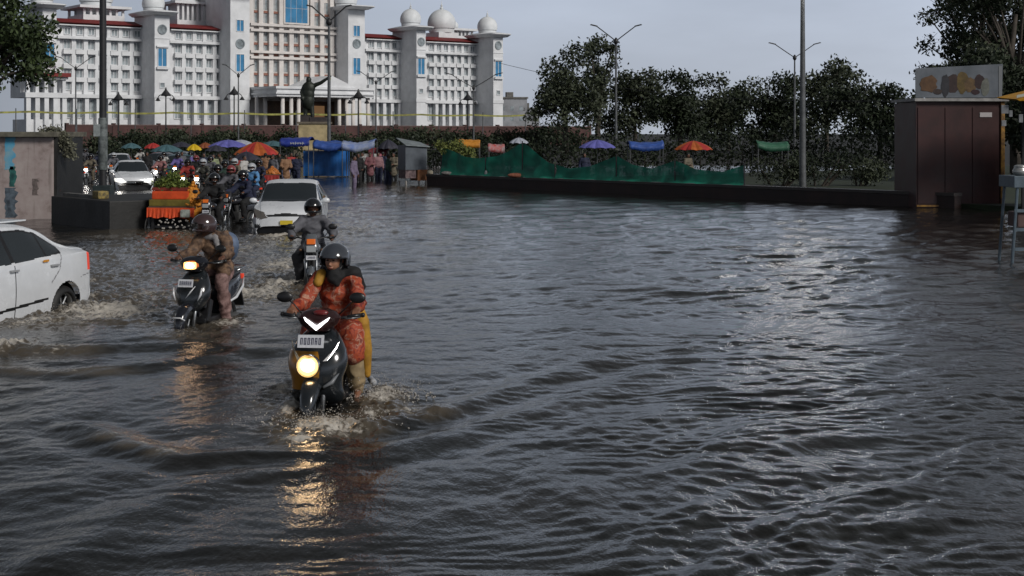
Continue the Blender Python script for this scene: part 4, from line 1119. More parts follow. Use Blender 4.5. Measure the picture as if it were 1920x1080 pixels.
    for s in (-1, 1):
        my, mz = S['mirror']; m = MB(); m.ell((s*(W/2+.05), my, mz), (.10, .06, .07)); m.box((s*(W/2-.03), my, mz-.03), (.12, .04, .03)); m.build('door_mirror', paint, root, smooth=True)
    for s in (-1, 1):
        for hy in S['handles']:
            m = MB(); m.box((s*(W/2-.005), hy, S['hz']), (.035, .17, .028), bev=.008); m.build('door_handle', mat('handle_shade', (.3, .31, .32), .3) if paint is CARWHITE else DARK, root)
    split_parts(root, {'side_window', 'quarter_window', 'window_trim', 'side_moulding', 'door_seam', 'tail_light', 'headlight', 'fog_lamp', 'bumper_seam'})
    return root
SEDAN = dict(L=3.98, W=1.70, wheels=(-1.27, 1.17), arch=.355, mirror=(-.78, 1.02), handles=(-.02, .86), hz=.90,
    top=[(-2.0, .34), (-1.985, .62), (-1.93, .74), (-1.7, .83), (-1.2, .95), (-.98, 1.0), (-.60, 1.24), (-.25, 1.44), (.1, 1.50), (.5, 1.485), (.85, 1.41), (1.25, 1.22), (1.52, 1.11), (1.80, 1.085), (1.92, 1.03), (1.97, .85), (2.0, .36)],
    belt=[(-2.0, .33), (-1.95, .66), (-1.5, .80), (-1.0, .90), (0, .95), (1.0, 1.0), (1.6, 1.03), (1.9, .98), (1.97, .8), (2.0, .35)],
    hw=[(-2.0, .70), (-1.8, .80), (-1.3, .845), (0, .85), (1.2, .845), (1.8, .80), (2.0, .72)],
    rw=[(-2.0, .58), (-1.0, .68), (-.5, .60), (0, .56), (.6, .56), (1.1, .58), (1.5, .66), (2.0, .62)],
    bot=[(-2.0, .26), (-1.7, .20), (0, .18), (1.7, .22), (2.0, .32)],
    parts=[('side_window', 'side', [(-.78, .985), (-.03, .985), (-.03, 1.37), (-.30, 1.34), (-.72, 1.04)], CARGLASS),
           ('side_window', 'side', [(.05, .99), (.70, 1.03), (.70, 1.335), (.45, 1.375), (.05, 1.385)], CARGLASS),
           ('quarter_window', 'side', [(.74, 1.035), (1.05, 1.07), (1.06, 1.12), (.74, 1.325)], CARGLASS),
           ('window_trim', 'side', [(-.84, .965), (1.09, 1.045), (1.11, 1.13), (.76, 1.345), (.45, 1.405), (.03, 1.415), (-.02, 1.40), (-.31, 1.37), (-.80, 1.03)], DARK),
           ('windscreen', 'top', [(0, -1.0), (.66, -.90), (.55, -.24), (0, -.30)], CARGLASS),
           ('rear_window', 'top', [(0, .86), (.52, .84), (.62, 1.42), (0, 1.50)], CARGLASS),
           ('side_moulding', 'side', [(-.8, .335), (.72, .44), (.74, .48), (-.8, .375)], DARK),
           ('tail_light', 'rear', [(.70, .76), (.9, .76), (.9, 1.0), (.70, 1.02)], REDLENS),
           ('door_seam', 'side', [(.012, .24), (.026, .24), (.026, .97), (.012, .97)], DARK), ('door_seam', 'side', [(.80, .66), (1.0, .83), (1.06, 1.04), (1.045, 1.04), (.985, .84), (.79, .675)], mat('seam_grey', (.2, .2, .21), .5)), 
           ('bumper_seam', 'side', [(1.50, .68), (1.95, .74), (1.95, .752), (1.50, .692)], mat('seam_grey', (.2, .2, .21), .5)),
           ('headlight', 'front', [(.36, .56), (.52, .72), (.86, .74), (.86, .60), (.5, .52)], mat('car_headlamp_glass', (.45, .47, .5), .1, emit=(1, .96, .88), estr=1.1)),
           ('grille', 'front', [(-.01, .50), (.34, .52), (.34, .60), (-.01, .62)], DARK), ('lower_grille', 'front', [(-.01, .30), (.40, .30), (.48, .40), (-.01, .42)], DARK), ('fog_lamp', 'front', [(.56, .33), (.74, .36), (.74, .46), (.60, .44)], DARK)])
HATCH = dict(L=3.65, W=1.68, wheels=(-1.18, 1.18), arch=.35, mirror=(-.72, 1.04), handles=(.0, .85), hz=.92,
    top=[(-1.83, .36), (-1.815, .66), (-1.76, .80), (-1.5, .92), (-1.08, 1.03), (-.9, 1.07), (-.5, 1.32), (-.22, 1.47), (.2, 1.54), (.9, 1.52), (1.4, 1.46), (1.6, 1.36), (1.76, 1.05), (1.81, .85), (1.83, .36)],
    belt=[(-1.83, .35), (-1.78, .70), (-1.4, .86), (-.9, .95), (0, .99), (1.0, 1.04), (1.7, 1.03), (1.83, .35)],
    hw=[(-1.83, .72), (-1.6, .80), (-1.1, .84), (0, .84), (1.2, .84), (1.6, .80), (1.83, .74)],
    rw=[(-1.83, .60), (-.9, .69), (-.5, .66), (-.2, .63), (.6, .62), (1.3, .60), (1.83, .60)],
    bot=[(-1.83, .28), (-1.5, .22), (0, .2), (1.5, .24), (1.83, .32)],
    parts=[('side_window', 'side', [(-.70, 1.03), (-.02, 1.03), (-.02, 1.40), (-.28, 1.38)], CARGLASS), ('side_window', 'side', [(.06, 1.03), (.78, 1.06), (.82, 1.40), (.06, 1.41)], CARGLASS),
           ('quarter_window', 'side', [(.86, 1.07), (1.2, 1.12), (1.15, 1.34), (.88, 1.39)], CARGLASS),
           ('windscreen', 'top', [(0, -1.04), (.70, -.93), (.62, -.22), (0, -.27)], CARGLASS), ('rear_window', 'top', [(0, 1.5), (.55, 1.47), (.6, 1.74), (0, 1.75)], CARGLASS),
           ('wiper_cowl', 'top', [(0, -1.10), (.74, -.98), (.72, -.90), (0, -1.03)], DARK),
           ('headlight', 'front', [(.44, .66), (.52, .80), (.86, .90), (.86, .72), (.6, .62)], mat('dark_headlamp_glass', (.12, .11, .10), .1)), ('grille', 'front', [(-.01, .70), (.42, .68), (.46, .74), (-.01, .78)], DARK),
           ('lower_grille', 'front', [(-.01, .36), (.46, .34), (.50, .50), (-.01, .52)], DARK), ('fog_lamp', 'front', [(.58, .40), (.76, .42), (.76, .52), (.62, .50)], DARK), ('tail_light', 'rear', [(.56, .86), (.9, .86), (.9, 1.1), (.6, 1.1)], REDLENS)])
c1_ = tag(car(SEDAN, fine=1.35), 'white sedan with lit red tail light cut off by the left edge of the picture', 'car', 'cars in the flood')
rc = R(-17); p = gp(110, 583); c1_.location = (p.x-.85*math.cos(rc)-(-1.17)*math.sin(rc)*-1-.0, p.y, WD); c1_.rotation_euler = (0, 0, rc)
# put the camera-side rear wheel where the photo has it
loc = Matrix.Rotation(rc, 3, 'Z') @ Vector((.73, 1.17, 0)); c1_.location = (p.x-loc.x, p.y+.12-loc.y, WD)
m = MB(); m.bb(.842, .848, .60, .72, .962, .992); m.build('sticker', mat('orange_sticker', (.6, .25, .02), .5), c1_)
m = MB(); m.bb(-.35, .35, .0, .9, 1.53, 1.55); o = m.build('roof_panel', CARWHITE, c1_); o.location = (0, 0, -.035)
c2_ = tag(car(HATCH), 'white hatchback with dark windscreen behind the man in the grey shirt', 'car', 'cars in the flood')
p = gp(536, 441); rc = R(4); loc = Matrix.Rotation(rc, 3, 'Z') @ Vector((0, -1.75, 0)); c2_.location = (p.x-loc.x, p.y-loc.y, WD); c2_.rotation_euler = (0, 0, rc)
m = MB(); m.box((.02, -1.85, .56), (.30, .02, .10)); m.build('number_plate', mat('yellow_plate', (.6, .45, .03), .5), c2_)
def place_car(src, px, py, rzd, label, recol=None, new=True):
    c = copy_tree(src, None, recol) if new else src
    tag(c, label, 'car', 'cars in the flood'); p = gp(px, py); c.location = (p.x, p.y, WD); c.rotation_euler = (0, 0, R(rzd)); return c
GREYP = mat('grey_car_paint', (.16, .18, .21), .25, coat=.5); TEALP = mat('teal_car_paint', (.05, .11, .13), .25, coat=.5); SILV = mat('silver_car_paint', (.42, .44, .46), .3, coat=.5)
s2 = car(SEDAN, fine=.8); place_car(s2, 246, 352, 20, 'white sedan with lit headlamp facing the camera beside the tall dark pole', new=False)
HLW = mat('lit_car_headlamp', (.8, .8, .8), .2, emit=(1, .94, .85), estr=28)
m = MB(); m.ell((-.60, -1.84, .66), (.16, .07, .055)); m.build('headlight_lens', HLW, s2, smooth=True)
place_car(s2, 222, 326, 8, 'white car half hidden directly behind the white sedan by the pole')
place_car(c2_, 322, 318, -12, 'grey car with a wide windscreen in the traffic behind the vegetable cart', {'white_car_paint': GREYP})
place_car(c2_, 338, 332, 4, 'dark teal car in the traffic right behind the vegetable cart', {'white_car_paint': TEALP})

# ---------------------------------------------------------------- background riders and people (shared meshes, own colours)
protoR = person(ride_pose(.05), SKIN2, GREYCL, NAVY, vox=.018, tvox=.022, fingers=True, shoes=DARK)
helmet(protoR, (0, .19, 1.53), (0, -1, 0), HELMK, r=.133, full=True)
protoS = person(stand_pose(0, .06), SKIN2, GREYCL, NAVY, vox=.018, tvox=.022, hair=(HAIR, False), shoes=DARK)
protoW = person(stand_pose(1, -.12), SKIN2, GREYCL, NAVY, vox=.018, tvox=.022, hair=(HAIR, False), shoes=DARK)
protoL = person(stand_pose(2, .03), SKIN2, GREYCL, NAVY, vox=.018, tvox=.022, hair=(HAIR, True), skirt=[('c', (0, 0, .95), (0, 0, .62), .18, .20)], shoes=DARK)
protoB = motorcycle((.03, .03, .035))
used = set()
def put(src, px, py, rzd, label, cat, group, recol=None, z=WD, dy=0):
    if src.name not in used: c = src; used.add(src.name); first = True
    else: c = copy_tree(src, None)
    return c, first if False else None
def spawn(src, px, py, rzd, label, cat, group, recol=None, z=WD):
    c = copy_tree(src, None, recol); tag(c, label, cat, group); p = gp(px, py); c.location = (p.x, p.y, z); c.rotation_euler = (0, 0, R(rzd)); return c
def lamp_on(bike, mt=None):
    for ch in bike.children:
        if ch.name.startswith('headlight'):
            for g in ch.children:
                if g.name.startswith('headlight_lens'): g.material_slots[0].link = 'OBJECT'; g.material_slots[0].material = mt or LAMPWHITE
RID = 'riders in the traffic behind'; BK = 'motorcycles in the traffic behind'
def biker(px, py, rzd, lp, lb, top, bottom, lamp=True, helm=None, src=None):
    b = spawn(protoB if src is None else src, px, py, rzd, lb, 'motorcycle', BK)
    if lamp: lamp_on(b)
    rec = {'grey_shirt_cloth': top, 'navy_cloth': bottom}
    if helm: rec['black_helmet_shell'] = helm
    spawn(protoR, px, py, rzd, lp, 'person', RID, rec)
HELMR = mat('dull_red_helmet', (.2, .04, .04), .3, coat=.4); HELMW = mat('pale_helmet', (.4, .42, .44), .3, coat=.4)
biker(122, 352, 4, 'rider in dusty pink shirt at the edge of the pink booth', 'motorcycle with lit lamp beside the pink painted booth', mat('dusty_pink_cloth', (.28, .13, .13), .8, var=.2), NAVY, helm=HELMW)
biker(143, 346, -6, 'rider in black between the pink booth and the tall pole', 'unlit dark motorcycle under the rider in black left of the pole', BLACKCL, BLACKCL, False)
biker(168, 343, 0, 'rider in khaki on the bike with the bright lamp left of the pole', 'motorcycle with single bright lamp just left of the pole', KHAKI, KHAKI)
biker(135, 326, 0, 'rider in mauve shirt in the second row behind the booth', 'motorcycle in the second row near the booth', mat('mauve_cloth', (.16, .13, .20), .8, var=.2), NAVY, False, HELMK)
biker(158, 318, 0, 'rider in grey shirt farthest back left of the pole', 'motorcycle farthest back left of the pole', GREYCL, NAVY, True)
biker(299, 348, -4, 'rider in pinkish shirt and dark helmet just behind the heap of greens', 'motorcycle just behind the heap of greens with its lamp on', mat('dusty_pink_cloth', (.28, .13, .13), .8), BLACKCL, True)
biker(350, 366, -2, 'rider in dark maroon right behind the marigold heap', 'motorcycle with bright lamp right behind the marigold heap', REDCL, BLACKCL, True)
biker(378, 366, -6, 'bulky rider in a long olive raincoat', 'motorcycle with small lamp under the rider in olive raincoat', RAIN, RAIN, True, HELMW)
biker(332, 340, 2, 'rider in violet shirt between the two grey cars', 'motorcycle of the rider in violet', mat('violet_cloth', (.13, .10, .30), .8, var=.2), NAVY, True)
biker(262, 318, 0, 'rider in pale shirt behind the white sedan\'s roof', 'motorcycle behind the white sedan\'s roof', WHITECL, NAVY, False)
biker(398, 432, -4, 'rider in black directly behind the brown-clad scooter rider', 'dark motorcycle directly behind the brown-clad scooter rider', BLACKCL, BLACKCL, False, HELMK)
biker(448, 418, -25, 'rider in dark navy shirt left of the white hatchback', 'dark motorcycle left of the white hatchback', NAVY, BLACKCL, False, HELMK)
biker(468, 386, -12, 'rider in light blue shirt leaning forward left of the white hatchback', 'motorcycle of the rider in the light blue shirt', BLUECL, NAVY, False, HELMW)
biker(418, 372, -12, 'rider in dark green shirt between the raincoat and the blue shirt', 'muddy motorcycle between the raincoat rider and the blue-shirted rider', mat('dark_green_cloth', (.03, .06, .045), .8), BLACKCL, False)
PED = 'people in the market'
def ped(src, px, py, rzd, label, top, bottom, z=WD): spawn(src, px, py, rzd, label, 'person', PED, {'grey_shirt_cloth': top, 'navy_cloth': bottom}, z)
ped(protoS, 400, 345, 10, 'person in pale green shirt standing under the violet umbrella', GREENCL, KHAKI)
ped(protoW, 364, 338, 30, 'person in violet shirt standing under the small yellow umbrella', mat('violet_cloth', (.13, .10, .30), .8), NAVY)
ped(protoW, 432, 352, 150, 'person in black with back turned left of the red umbrella', BLACKCL, BLACKCL)
ped(protoS, 458, 352, 60, 'person in white shirt beside the fruit cart under the red umbrella', WHITECL, NAVY)
ped(protoS, 512, 347, -30, 'grey-shirted vendor to the right of the fruit cart', GREYCL, KHAKI)
ped(protoL, 536, 346, 15, 'person in white top and lilac trousers left of the blue stall', mat('tan_cloth', (.24, .13, .07), .8), mat('lilac_cloth', (.30, .30, .44), .8))
ped(protoW, 556, 345, 180, 'person in navy seen from behind, beside the blue stall', NAVY, NAVY)
ped(protoS, 664, 352, 70, 'person in mauve standing at the right corner of the blue stall', mat('mauve_cloth', (.16, .13, .20), .8), mat('mauve_cloth', (.16, .13, .20), .8))
ped(protoL, 694, 338, 0, 'woman in dull pink at the stall right of the blue stall', mat('dull_pink_cloth', (.20, .08, .09), .8, var=.3), BLACKCL)
ped(protoW, 680, 336, -40, 'person in white at the stall right of the blue stall', WHITECL, BLACKCL)
ped(protoS, 709, 337, 20, 'person in faded rose shirt left of the grey cabinet', mat('rose_cloth', (.26, .14, .15), .8), NAVY)
ped(protoS, 728, 345, 100, 'person in dark green beside the grey cabinet', mat('dark_green_cloth', (.03, .06, .045), .8), NAVY)

for i, (px, py, rz, src, t_, b_, lb) in enumerate(((382, 340, 20, 'S', NAVY, BLACKCL, 'person in navy shirt just right of the yellow umbrella'), (412, 339, -60, 'W', KHAKI, BLACKCL, 'person in khaki turned sideways under the violet umbrella'), (446, 341, 10, 'L', REDCL, BLACKCL, 'woman in dull red left of the fruit cart'),
        (498, 341, 170, 'W', mat('tan_cloth', (.24, .13, .07), .8), NAVY, 'person in tan with back turned behind the fruit cart'), (524, 340, 0, 'S', BLACKCL, BLACKCL, 'person in black under the lettered blue awning'), (546, 338, 30, 'W', REDCL, NAVY, 'person in red shirt behind the woman in tan'),
        (672, 341, 0, 'W', BLACKCL, BLACKCL, 'person in black behind the blue stall\'s right corner'), (738, 338, -20, 'L', KHAKI, BLACKCL, 'woman in khaki at the left side of the grey cabinet'), (718, 335, 160, 'S', NAVY, NAVY, 'person in navy with back turned below the maroon awning'),
        (276, 335, 0, 'S', BLACKCL, BLACKCL, 'person in black walking behind the vegetable cart\'s left end'), (341, 334, 40, 'L', GREYCL, NAVY, 'woman in grey beside the yellow umbrella'), (1096, 340, 0, 'S', NAVY, BLACKCL, 'person in navy beyond the garden wall under the blue-violet umbrella'), (1290, 342, 30, 'W', KHAKI, NAVY, 'person in khaki beyond the garden wall under the red and orange umbrella'))):
    ped({'S': protoS, 'W': protoW, 'L': protoL}[src], px, py, rz, lb, t_, b_)

for i, (px, py, rz, t_, b_, hm, lamp, wh) in enumerate(((212, 338, 6, GREYCL, NAVY, HELMW, 0, 'in grey just left of the white sedan'), (184, 330, -4, NAVY, BLACKCL, None, 1, 'in navy behind the tall pole'), (108, 334, 0, KHAKI, NAVY, HELMR, 1, 'in khaki closest to the booth wall'), (148, 334, 3, BLACKCL, BLACKCL, HELMW, 0, 'in black with a pale helmet behind the pink-shirted rider'),
        (306, 334, 4, WHITECL, NAVY, HELMK, 1, 'in white behind the heap of greens'), (366, 350, 0, BLACKCL, BLACKCL, HELMR, 1, 'in black left of the raincoat rider'), (392, 352, -8, GREYCL, BLACKCL, None, 0, 'in grey right of the raincoat rider'), (436, 364, -14, KHAKI, BLACKCL, HELMW, 0, 'in khaki behind the navy-shirted rider'),
        (404, 392, -10, BLACKCL, NAVY, None, 0, 'in black above the brown-clad scooter rider'), (428, 396, -16, GREYCL, BLACKCL, HELMR, 0, 'in grey with a red helmet left of the navy-shirted rider'), (482, 368, -8, NAVY, BLACKCL, None, 0, 'in navy just behind the blue-shirted rider'), (356, 332, 4, BLACKCL, BLACKCL, HELMK, 0, 'in black below the yellow umbrella'))):
    biker(px, py, rz, 'rider '+wh, 'motorcycle of the rider '+wh, t_, b_, bool(lamp), hm)
place_car(c2_, 284, 306, 4, 'dark car farthest back, below the teal umbrella', {'white_car_paint': TEALP})
place_car(s2, 300, 322, -8, 'silver grey sedan behind the white-shirted rider', {'white_car_paint': GREYP})
for p_ in (protoR, protoS, protoW, protoL, protoB):
    for c in list(p_.children_recursive): bpy.data.objects.remove(c)
    bpy.data.objects.remove(p_)
# ---------------------------------------------------------------- foliage
def leafmat(name, c, c2):
    m = mat(name, c, .6, col2=c2, vscale=.9, var=.25, spec=.3); return m
LEAF = leafmat('dark_green_leaves', (.075, .105, .045), (.022, .036, .018)); LEAF2 = leafmat('olive_leaves', (.060, .072, .040), (.020, .027, .017)); LEAFD = leafmat('deep_green_leaves', (.030, .042, .020), (.009, .014, .008))
LEAFT = leafmat('fresh_dark_leaves', (.060, .085, .030), (.018, .030, .014)); BARK = mat('tree_bark', (.06, .05, .04), .85, var=.4, vscale=3, bump=.4)
def leaves(name, clumps, n, size, material, parent=None, seed=1, flat=.8):
    rg = np.random.default_rng(seed); cl = np.array(clumps, float); w = cl[:, 3]**2; w /= w.sum()
    k = rg.choice(len(cl), n, p=w); d = rg.normal(size=(n, 3)); d /= np.linalg.norm(d, axis=1)[:, None]
    r = cl[k, 3]*rg.uniform(.25, 1.08, n)**.55; c = cl[k, :3]+d*r[:, None]*np.array([1, 1, flat])
    # twigs bunch the leaves
    tw = rg.integers(0, max(4, n//9), n); jit = np.random.default_rng(seed+5).normal(size=(max(4, n//9), 3))*size*1.2
    c += jit[tw]
    a = rg.normal(size=(n, 3)); a /= np.linalg.norm(a, axis=1)[:, None]; b = np.cross(a, rg.normal(size=(n, 3))); b /= np.linalg.norm(b, axis=1)[:, None]
    s = size*rg.uniform(.55, 1.25, n)[:, None]
    V = np.stack([c-a*s, c-b*s*.5+a*s*.1, c+a*s, c+b*s*.5+a*s*.1], 1).reshape(-1, 3)
    return link_mesh(name, np_mesh(name, V, np.arange(n*4).reshape(n, 4)), material, parent)
def tree(loc, h, crown, n, size, material, label, group=None, seed=1, cz=.62, trunk_r=None, dens=9, name='tree', cat='tree', sparse=False):
    rg = random.Random(seed); root = empty(name, loc, rg.uniform(0, 0), label, cat, group)
    tr = trunk_r or h*.022; ch = h*cz; m = MB(); m.tube([(0, 0, -.4), (rg.uniform(-.1, .1)*h*.1, 0, h*.2), (rg.uniform(-.3, .3)*h*.1, .02*h, h*.42), (0, 0, ch)], [tr*1.3, tr, tr*.8, tr*.4], 8)
    cl = []
    for i in range(dens):
        a = rg.uniform(0, 2*PI); q = rg.uniform(.25, 1.0)*crown; z = ch+rg.uniform(-.75, 1)*(h-ch)*.8
        env = math.sqrt(max(.05, 1-((z-ch)/(h-ch)/1.05)**2)); p = (q*math.cos(a)*env, q*math.sin(a)*env, z); r = crown*rg.uniform(.16, .42)*(.75 if sparse else 1)
        cl.append((*p, r)); m.tube([(0, 0, h*rg.uniform(.28, .45)), (p[0]*.5, p[1]*.5, (h*.45+p[2])*.5), (p[0], p[1], p[2])], [tr*.5, tr*.3, tr*.09], 5)
        if sparse:
            for j in range(3): m.tube([p, (p[0]+rg.uniform(-1, 1)*r*1.3, p[1]+rg.uniform(-1, 1)*r, p[2]+rg.uniform(.2, 1.3)*r)], [tr*.1, tr*.04], 4)
    if not sparse: cl.append((0, 0, ch, crown*.55))
    m.build('trunk', BARK, root, smooth=True); leaves('crown', cl, n, size, material, root, seed); return root
def tat(px, Y): return ((px-960)/F*Y, Y, .1)
tree(tat(-48, 78), 11.6, 4.1, 17000, .17, LEAFT, 'big dark leafy tree at the top left corner in front of the white building', seed=12, dens=34, cz=.66)
TG = 'trees along the back of the square'
tree(tat(1062, 150), 12.2, 4.6, 7000, .24, LEAF2, 'round dark tree just right of the white building', TG, 4, dens=16, cz=.55)
tree(tat(1120, 160), 13.3, 3.0, 2600, .22, LEAF2, 'tall thin-topped tree second from the white building', TG, 5, dens=9, cz=.66)
tree(tat(1190, 170), 10.5, 5.0, 6000, .26, LEAF2, 'low wide tree below the left double street lamp', TG, 6, dens=14, cz=.5)
tree(tat(1275, 160), 9.6, 4.6, 6000, .25, LEAFD, 'low dark tree between the two double street lamps, nearer the left', TG, 7, dens=13, cz=.5)
tree(tat(1365, 175), 10.8, 5.4, 6000, .27, LEAF2, 'wide olive tree midway between the double street lamps', TG, 8, dens=14, cz=.5)
tree(tat(1455, 165), 9.5, 4.8, 6000, .25, LEAFD, 'dark tree left of the tall mast', TG, 9, dens=13, cz=.5)
tree(tat(1550, 150), 10.0, 5.0, 6000, .25, LEAF2, 'tree right of the tall mast', TG, 10, dens=14, cz=.5)
tree(tat(1650, 130), 9.8, 4.6, 6500, .22, LEAFD, 'dark tree beside the tall right-hand tree', TG, 11, dens=14, cz=.5)
tree(tat(1835, 88), 12.4, 4.2, 9500, .14, LEAFD, 'tall open-crowned tree with bare twigs above the poster board', TG, 21, dens=30, cz=.66, sparse=True)
tree(tat(1905, 82), 12.8, 3.8, 6500, .14, LEAFD, 'tall open-crowned tree at the right edge of the picture', TG, 22, dens=24, cz=.72, sparse=True)
tree(tat(1800, 70), 6.6, 2.9, 9000, .15, LEAF2, 'dense bushy tree directly behind the poster board', TG, 23, dens=16, cz=.55)
tree(tat(1900, 66), 6.2, 3.0, 9000, .15, LEAFD, 'dense bushy tree behind the yellow awning', TG, 24, dens=16, cz=.55)
def bush(px, Y, w, h, n, size, material, label, seed, group='shrubs in front of the compound wall'):
    rg = random.Random(seed); root = empty('shrub', tat(px, Y), 0, label, 'shrub', group)
    cl = [(rg.uniform(-1, 1)*w*.5, rg.uniform(-.4, .4)*w*.3, h*rg.uniform(.3, .62), h*rg.uniform(.26, .42)) for i in range(12)]
    leaves('leaves', cl, n, size, material, root, seed)
    m = MB(); 
    for c in cl[:5]: m.tube([(0, 0, -.4), (c[0], c[1], c[2])], [.07, .03], 5)
    m.build('stem', BARK, root)
for i, (px, lb) in enumerate([(150, 'left of the tall dark pole'), (235, 'just right of the tall dark pole'), (305, 'behind the vegetable cart'), (372, 'above the small yellow umbrella'), (440, 'above the red umbrella'), (510, 'left of the statue pedestal'),
                              (662, 'right of the statue pedestal'), (735, 'above the grey cabinet'), (805, 'behind the green net\'s left end'), (880, 'above the orange stall roof'), (955, 'above the middle of the green net'), (1030, 'below the round dark tree')]):
    Y = 150+(i % 3)*5; bush(px, Y, 5.2, 2.9+.4*((i*7) % 3)-(.25 if px < 560 else 0), 2600, .20, LEAFD if i % 2 else LEAF2, 'dark shrub '+lb, 40+i)
# flat-roofed houses far off right of the building
for px, w, h, Y, lb in ((955, 9, 12.5, 420, 'small pale flat-roofed building far off at the right end of the white building'), (985, 7, 9.5, 430, 'low grey building far off behind the round tree')):
    hh = empty('distant_building', tat(px, Y), .2, lb, 'building'); m = MB(); m.bb(-w/2, w/2, -4, 4, -.5, h); m.build('wall', mat('hazy_wall', (.30, .31, .33), .8, var=.3, vscale=.3), hh)
    m = MB(); m.bb(-w/2-.3, w/2+.3, -4.3, 4.3, h+.002, h+.5); m.bb(-1, 1, -1, 1, h+.5, h+2); m.build('roof', CONC, hh)
    for fz in range(1, int(h/3)):
        for fx in (-.3, 0, .3): m = MB(); m.bb(w*fx-.5, w*fx+.5, -4.05, -3.95, fz*3, fz*3+1.3); m.build('window', PANE, hh)

# ---------------------------------------------------------------- poles and lamps
def curve(p0, p1, p2, n=8): return [(Vector(p0)*(1-t)**2+Vector(p1)*2*t*(1-t)+Vector(p2)*t*t) for t in [i/n for i in range(n+1)]]
def double_lamp(px, pyt, Y, arm, label, r=.09, material=POLEG, tilt=.25, group='double-armed street lamps'):
    p = at(px, pyt, Y); root = empty('street_lamp', (p.x, p.y, 0), 0, label, 'street lamp', group); h = p.z
    m = MB(); m.cyl((0, 0, -.3), (0, 0, h-.6), r*1.3, r*.7, 10); m.build('pole', material, root, smooth=40)
    m = MB(); m.lathe((0, 0, h-1.0), [(r*.8, 0), (r*1.9, .15), (r*1.9, .3), (r*.6, .5), (.01, .52)], 12); m.build('collar', POLE, root, smooth=40)
    for s in (-1, 1):
        m = MB(); m.tube(curve((0, 0, h-.75), (s*arm*.35, 0, h-.35), (s*arm, 0, h+arm*tilt)), r*.45, 6); a = m.build('lamp_arm', POLE, root, smooth=True)
        m = MB(); m.box((s*arm*1.12, 0, h+arm*tilt*1.12), (arm*.42, .22, .09), rot=(0, -s*math.atan(tilt), 0), taper=.8, bev=.02); m.build('lamp_head', POLE, a)
double_lamp(617, 20, 95, 1.15, 'tall street lamp with two arms rising beside the dark statue', .11)
double_lamp(1155, 58, 105, 1.45, 'double-armed street lamp above the trees right of the white building')
double_lamp(1490, 92, 125, 1.75, 'double-armed street lamp low beside the tall mast')
double_lamp(142, 115, 150, 1.6, 'grey double-armed street lamp in front of the left wing', .08)
double_lamp(447, 128, 150, 1.3, 'double-armed street lamp in front of the blue turret window', .08)
double_lamp(888, 150, 140, 2.2, 'double-armed street lamp in front of the right wing', .08)
double_lamp(705, 142, 160, 1.7, 'grey double-armed street lamp right of the entrance porch', .08)
# tall mast with a lit floodlight ring above the frame
p = at(1505, -20, 60); ms = empty('light_mast', (p.x, p.y, 0), 0, 'tall grey lighting mast rising out of the top of the picture', 'mast')
m = MB(); m.cyl((0, 0, -.3), (0, 0, p.z), .15, .085, 14); m.build('pole', POLEG, ms, smooth=40)
m = MB(); m.tube([(-.9, 0, p.z), (.9, 0, p.z)], .05, 8); m.build('crossbar', POLEG, ms, smooth=40)
for s in (-.7, -.25, .25, .7):
    m = MB(); m.box((s, -.12, p.z+.05), (.38, .2, .3), rot=(R(25), 0, 0), bev=.02); f_ = m.build('floodlight', DARK, ms)
    m = MB(); m.box((s, -.235, p.z-.005), (.32, .02, .24), rot=(R(25), 0, 0)); m.build('floodlight_glass', mat('lit_floodlight', (.9, .9, .9), .2, emit=(1, .97, .92), estr=55), f_)
# dark pole at the left with a wrapped notice
p = gp(193, 384); pl = empty('utility_pole', (p.x, p.y, 0), 0, 'tall thick dark pole wrapped in grey notices, standing left of the white sedan', 'pole')
m = MB(); m.cyl((0, 0, -.3), (0, 0, 9.5), .135, .105, 14); m.build('shaft', POLE, pl, smooth=40)
m = MB(); m.lathe((0, 0, 1.2), [(.15, 0), (.16, .02), (.155, 1.75), (.14, 1.78)], 14); m.build('wrapped_notice', mat('worn_grey_poster', (.16, .18, .18), .7, col2=(.05, .06, .06), vscale=5, var=.3), pl, smooth=40)
m = MB(); m.box((-.14, -.02, 2.55), (.30, .25, .42), bev=.02); m.build('meter_box', mat('pale_box', (.3, .33, .33), .5, var=.3, vscale=5), pl)
m = MB(); m.box((.02, 0, .42), (.62, .5, .5), bev=.03); m.box((.02, 0, .1), (.74, .6, .5), bev=.03); m.build('base_block', mat('teal_base', (.022, .034, .036), .6, var=.4, vscale=4), pl)
# black ornamental lamps with conical hoods in front of the building
def hood_lamp(px, py, Y, label):
    p = at(px, py, Y); root = empty('garden_lamp', (p.x, p.y, 0), 0, label, 'lamp', 'black hooded lamps before the building'); h = p.z
    m = MB(); m.cyl((0, 0, -.2), (0, 0, h+.5), .10, .07, 8); m.build('pole', POLE, root, smooth=40)
    m = MB(); m.lathe((0, 0, h), [(.06, .9), (.14, .6), (.62, .0), (.58, -.12), (.05, -.05)], 12); m.build('hood', POLE, root, smooth=30)
    for s in (-1, 1):
        m = MB(); m.tube(curve((0, 0, h-.2), (s*.7, 0, h+.3), (s*.95, 0, h-.35)), .05, 6); m.lathe((s*.95, 0, h-.75), [(.05, .45), (.32, .05), (.05, .0)], 10); m.build('side_lamp', POLE, root, smooth=30)
hood_lamp(311, 178, 170, 'black hooded lamp in front of the left turret'); hood_lamp(439, 176, 170, 'black hooded lamp left of the entrance porch'); hood_lamp(672, 182, 160, 'black hooded lamp right of the statue'); hood_lamp(877, 186, 180, 'black hooded lamp in front of the right wing'); hood_lamp(222, 186, 170, 'black hooded lamp right of the tall dark pole')
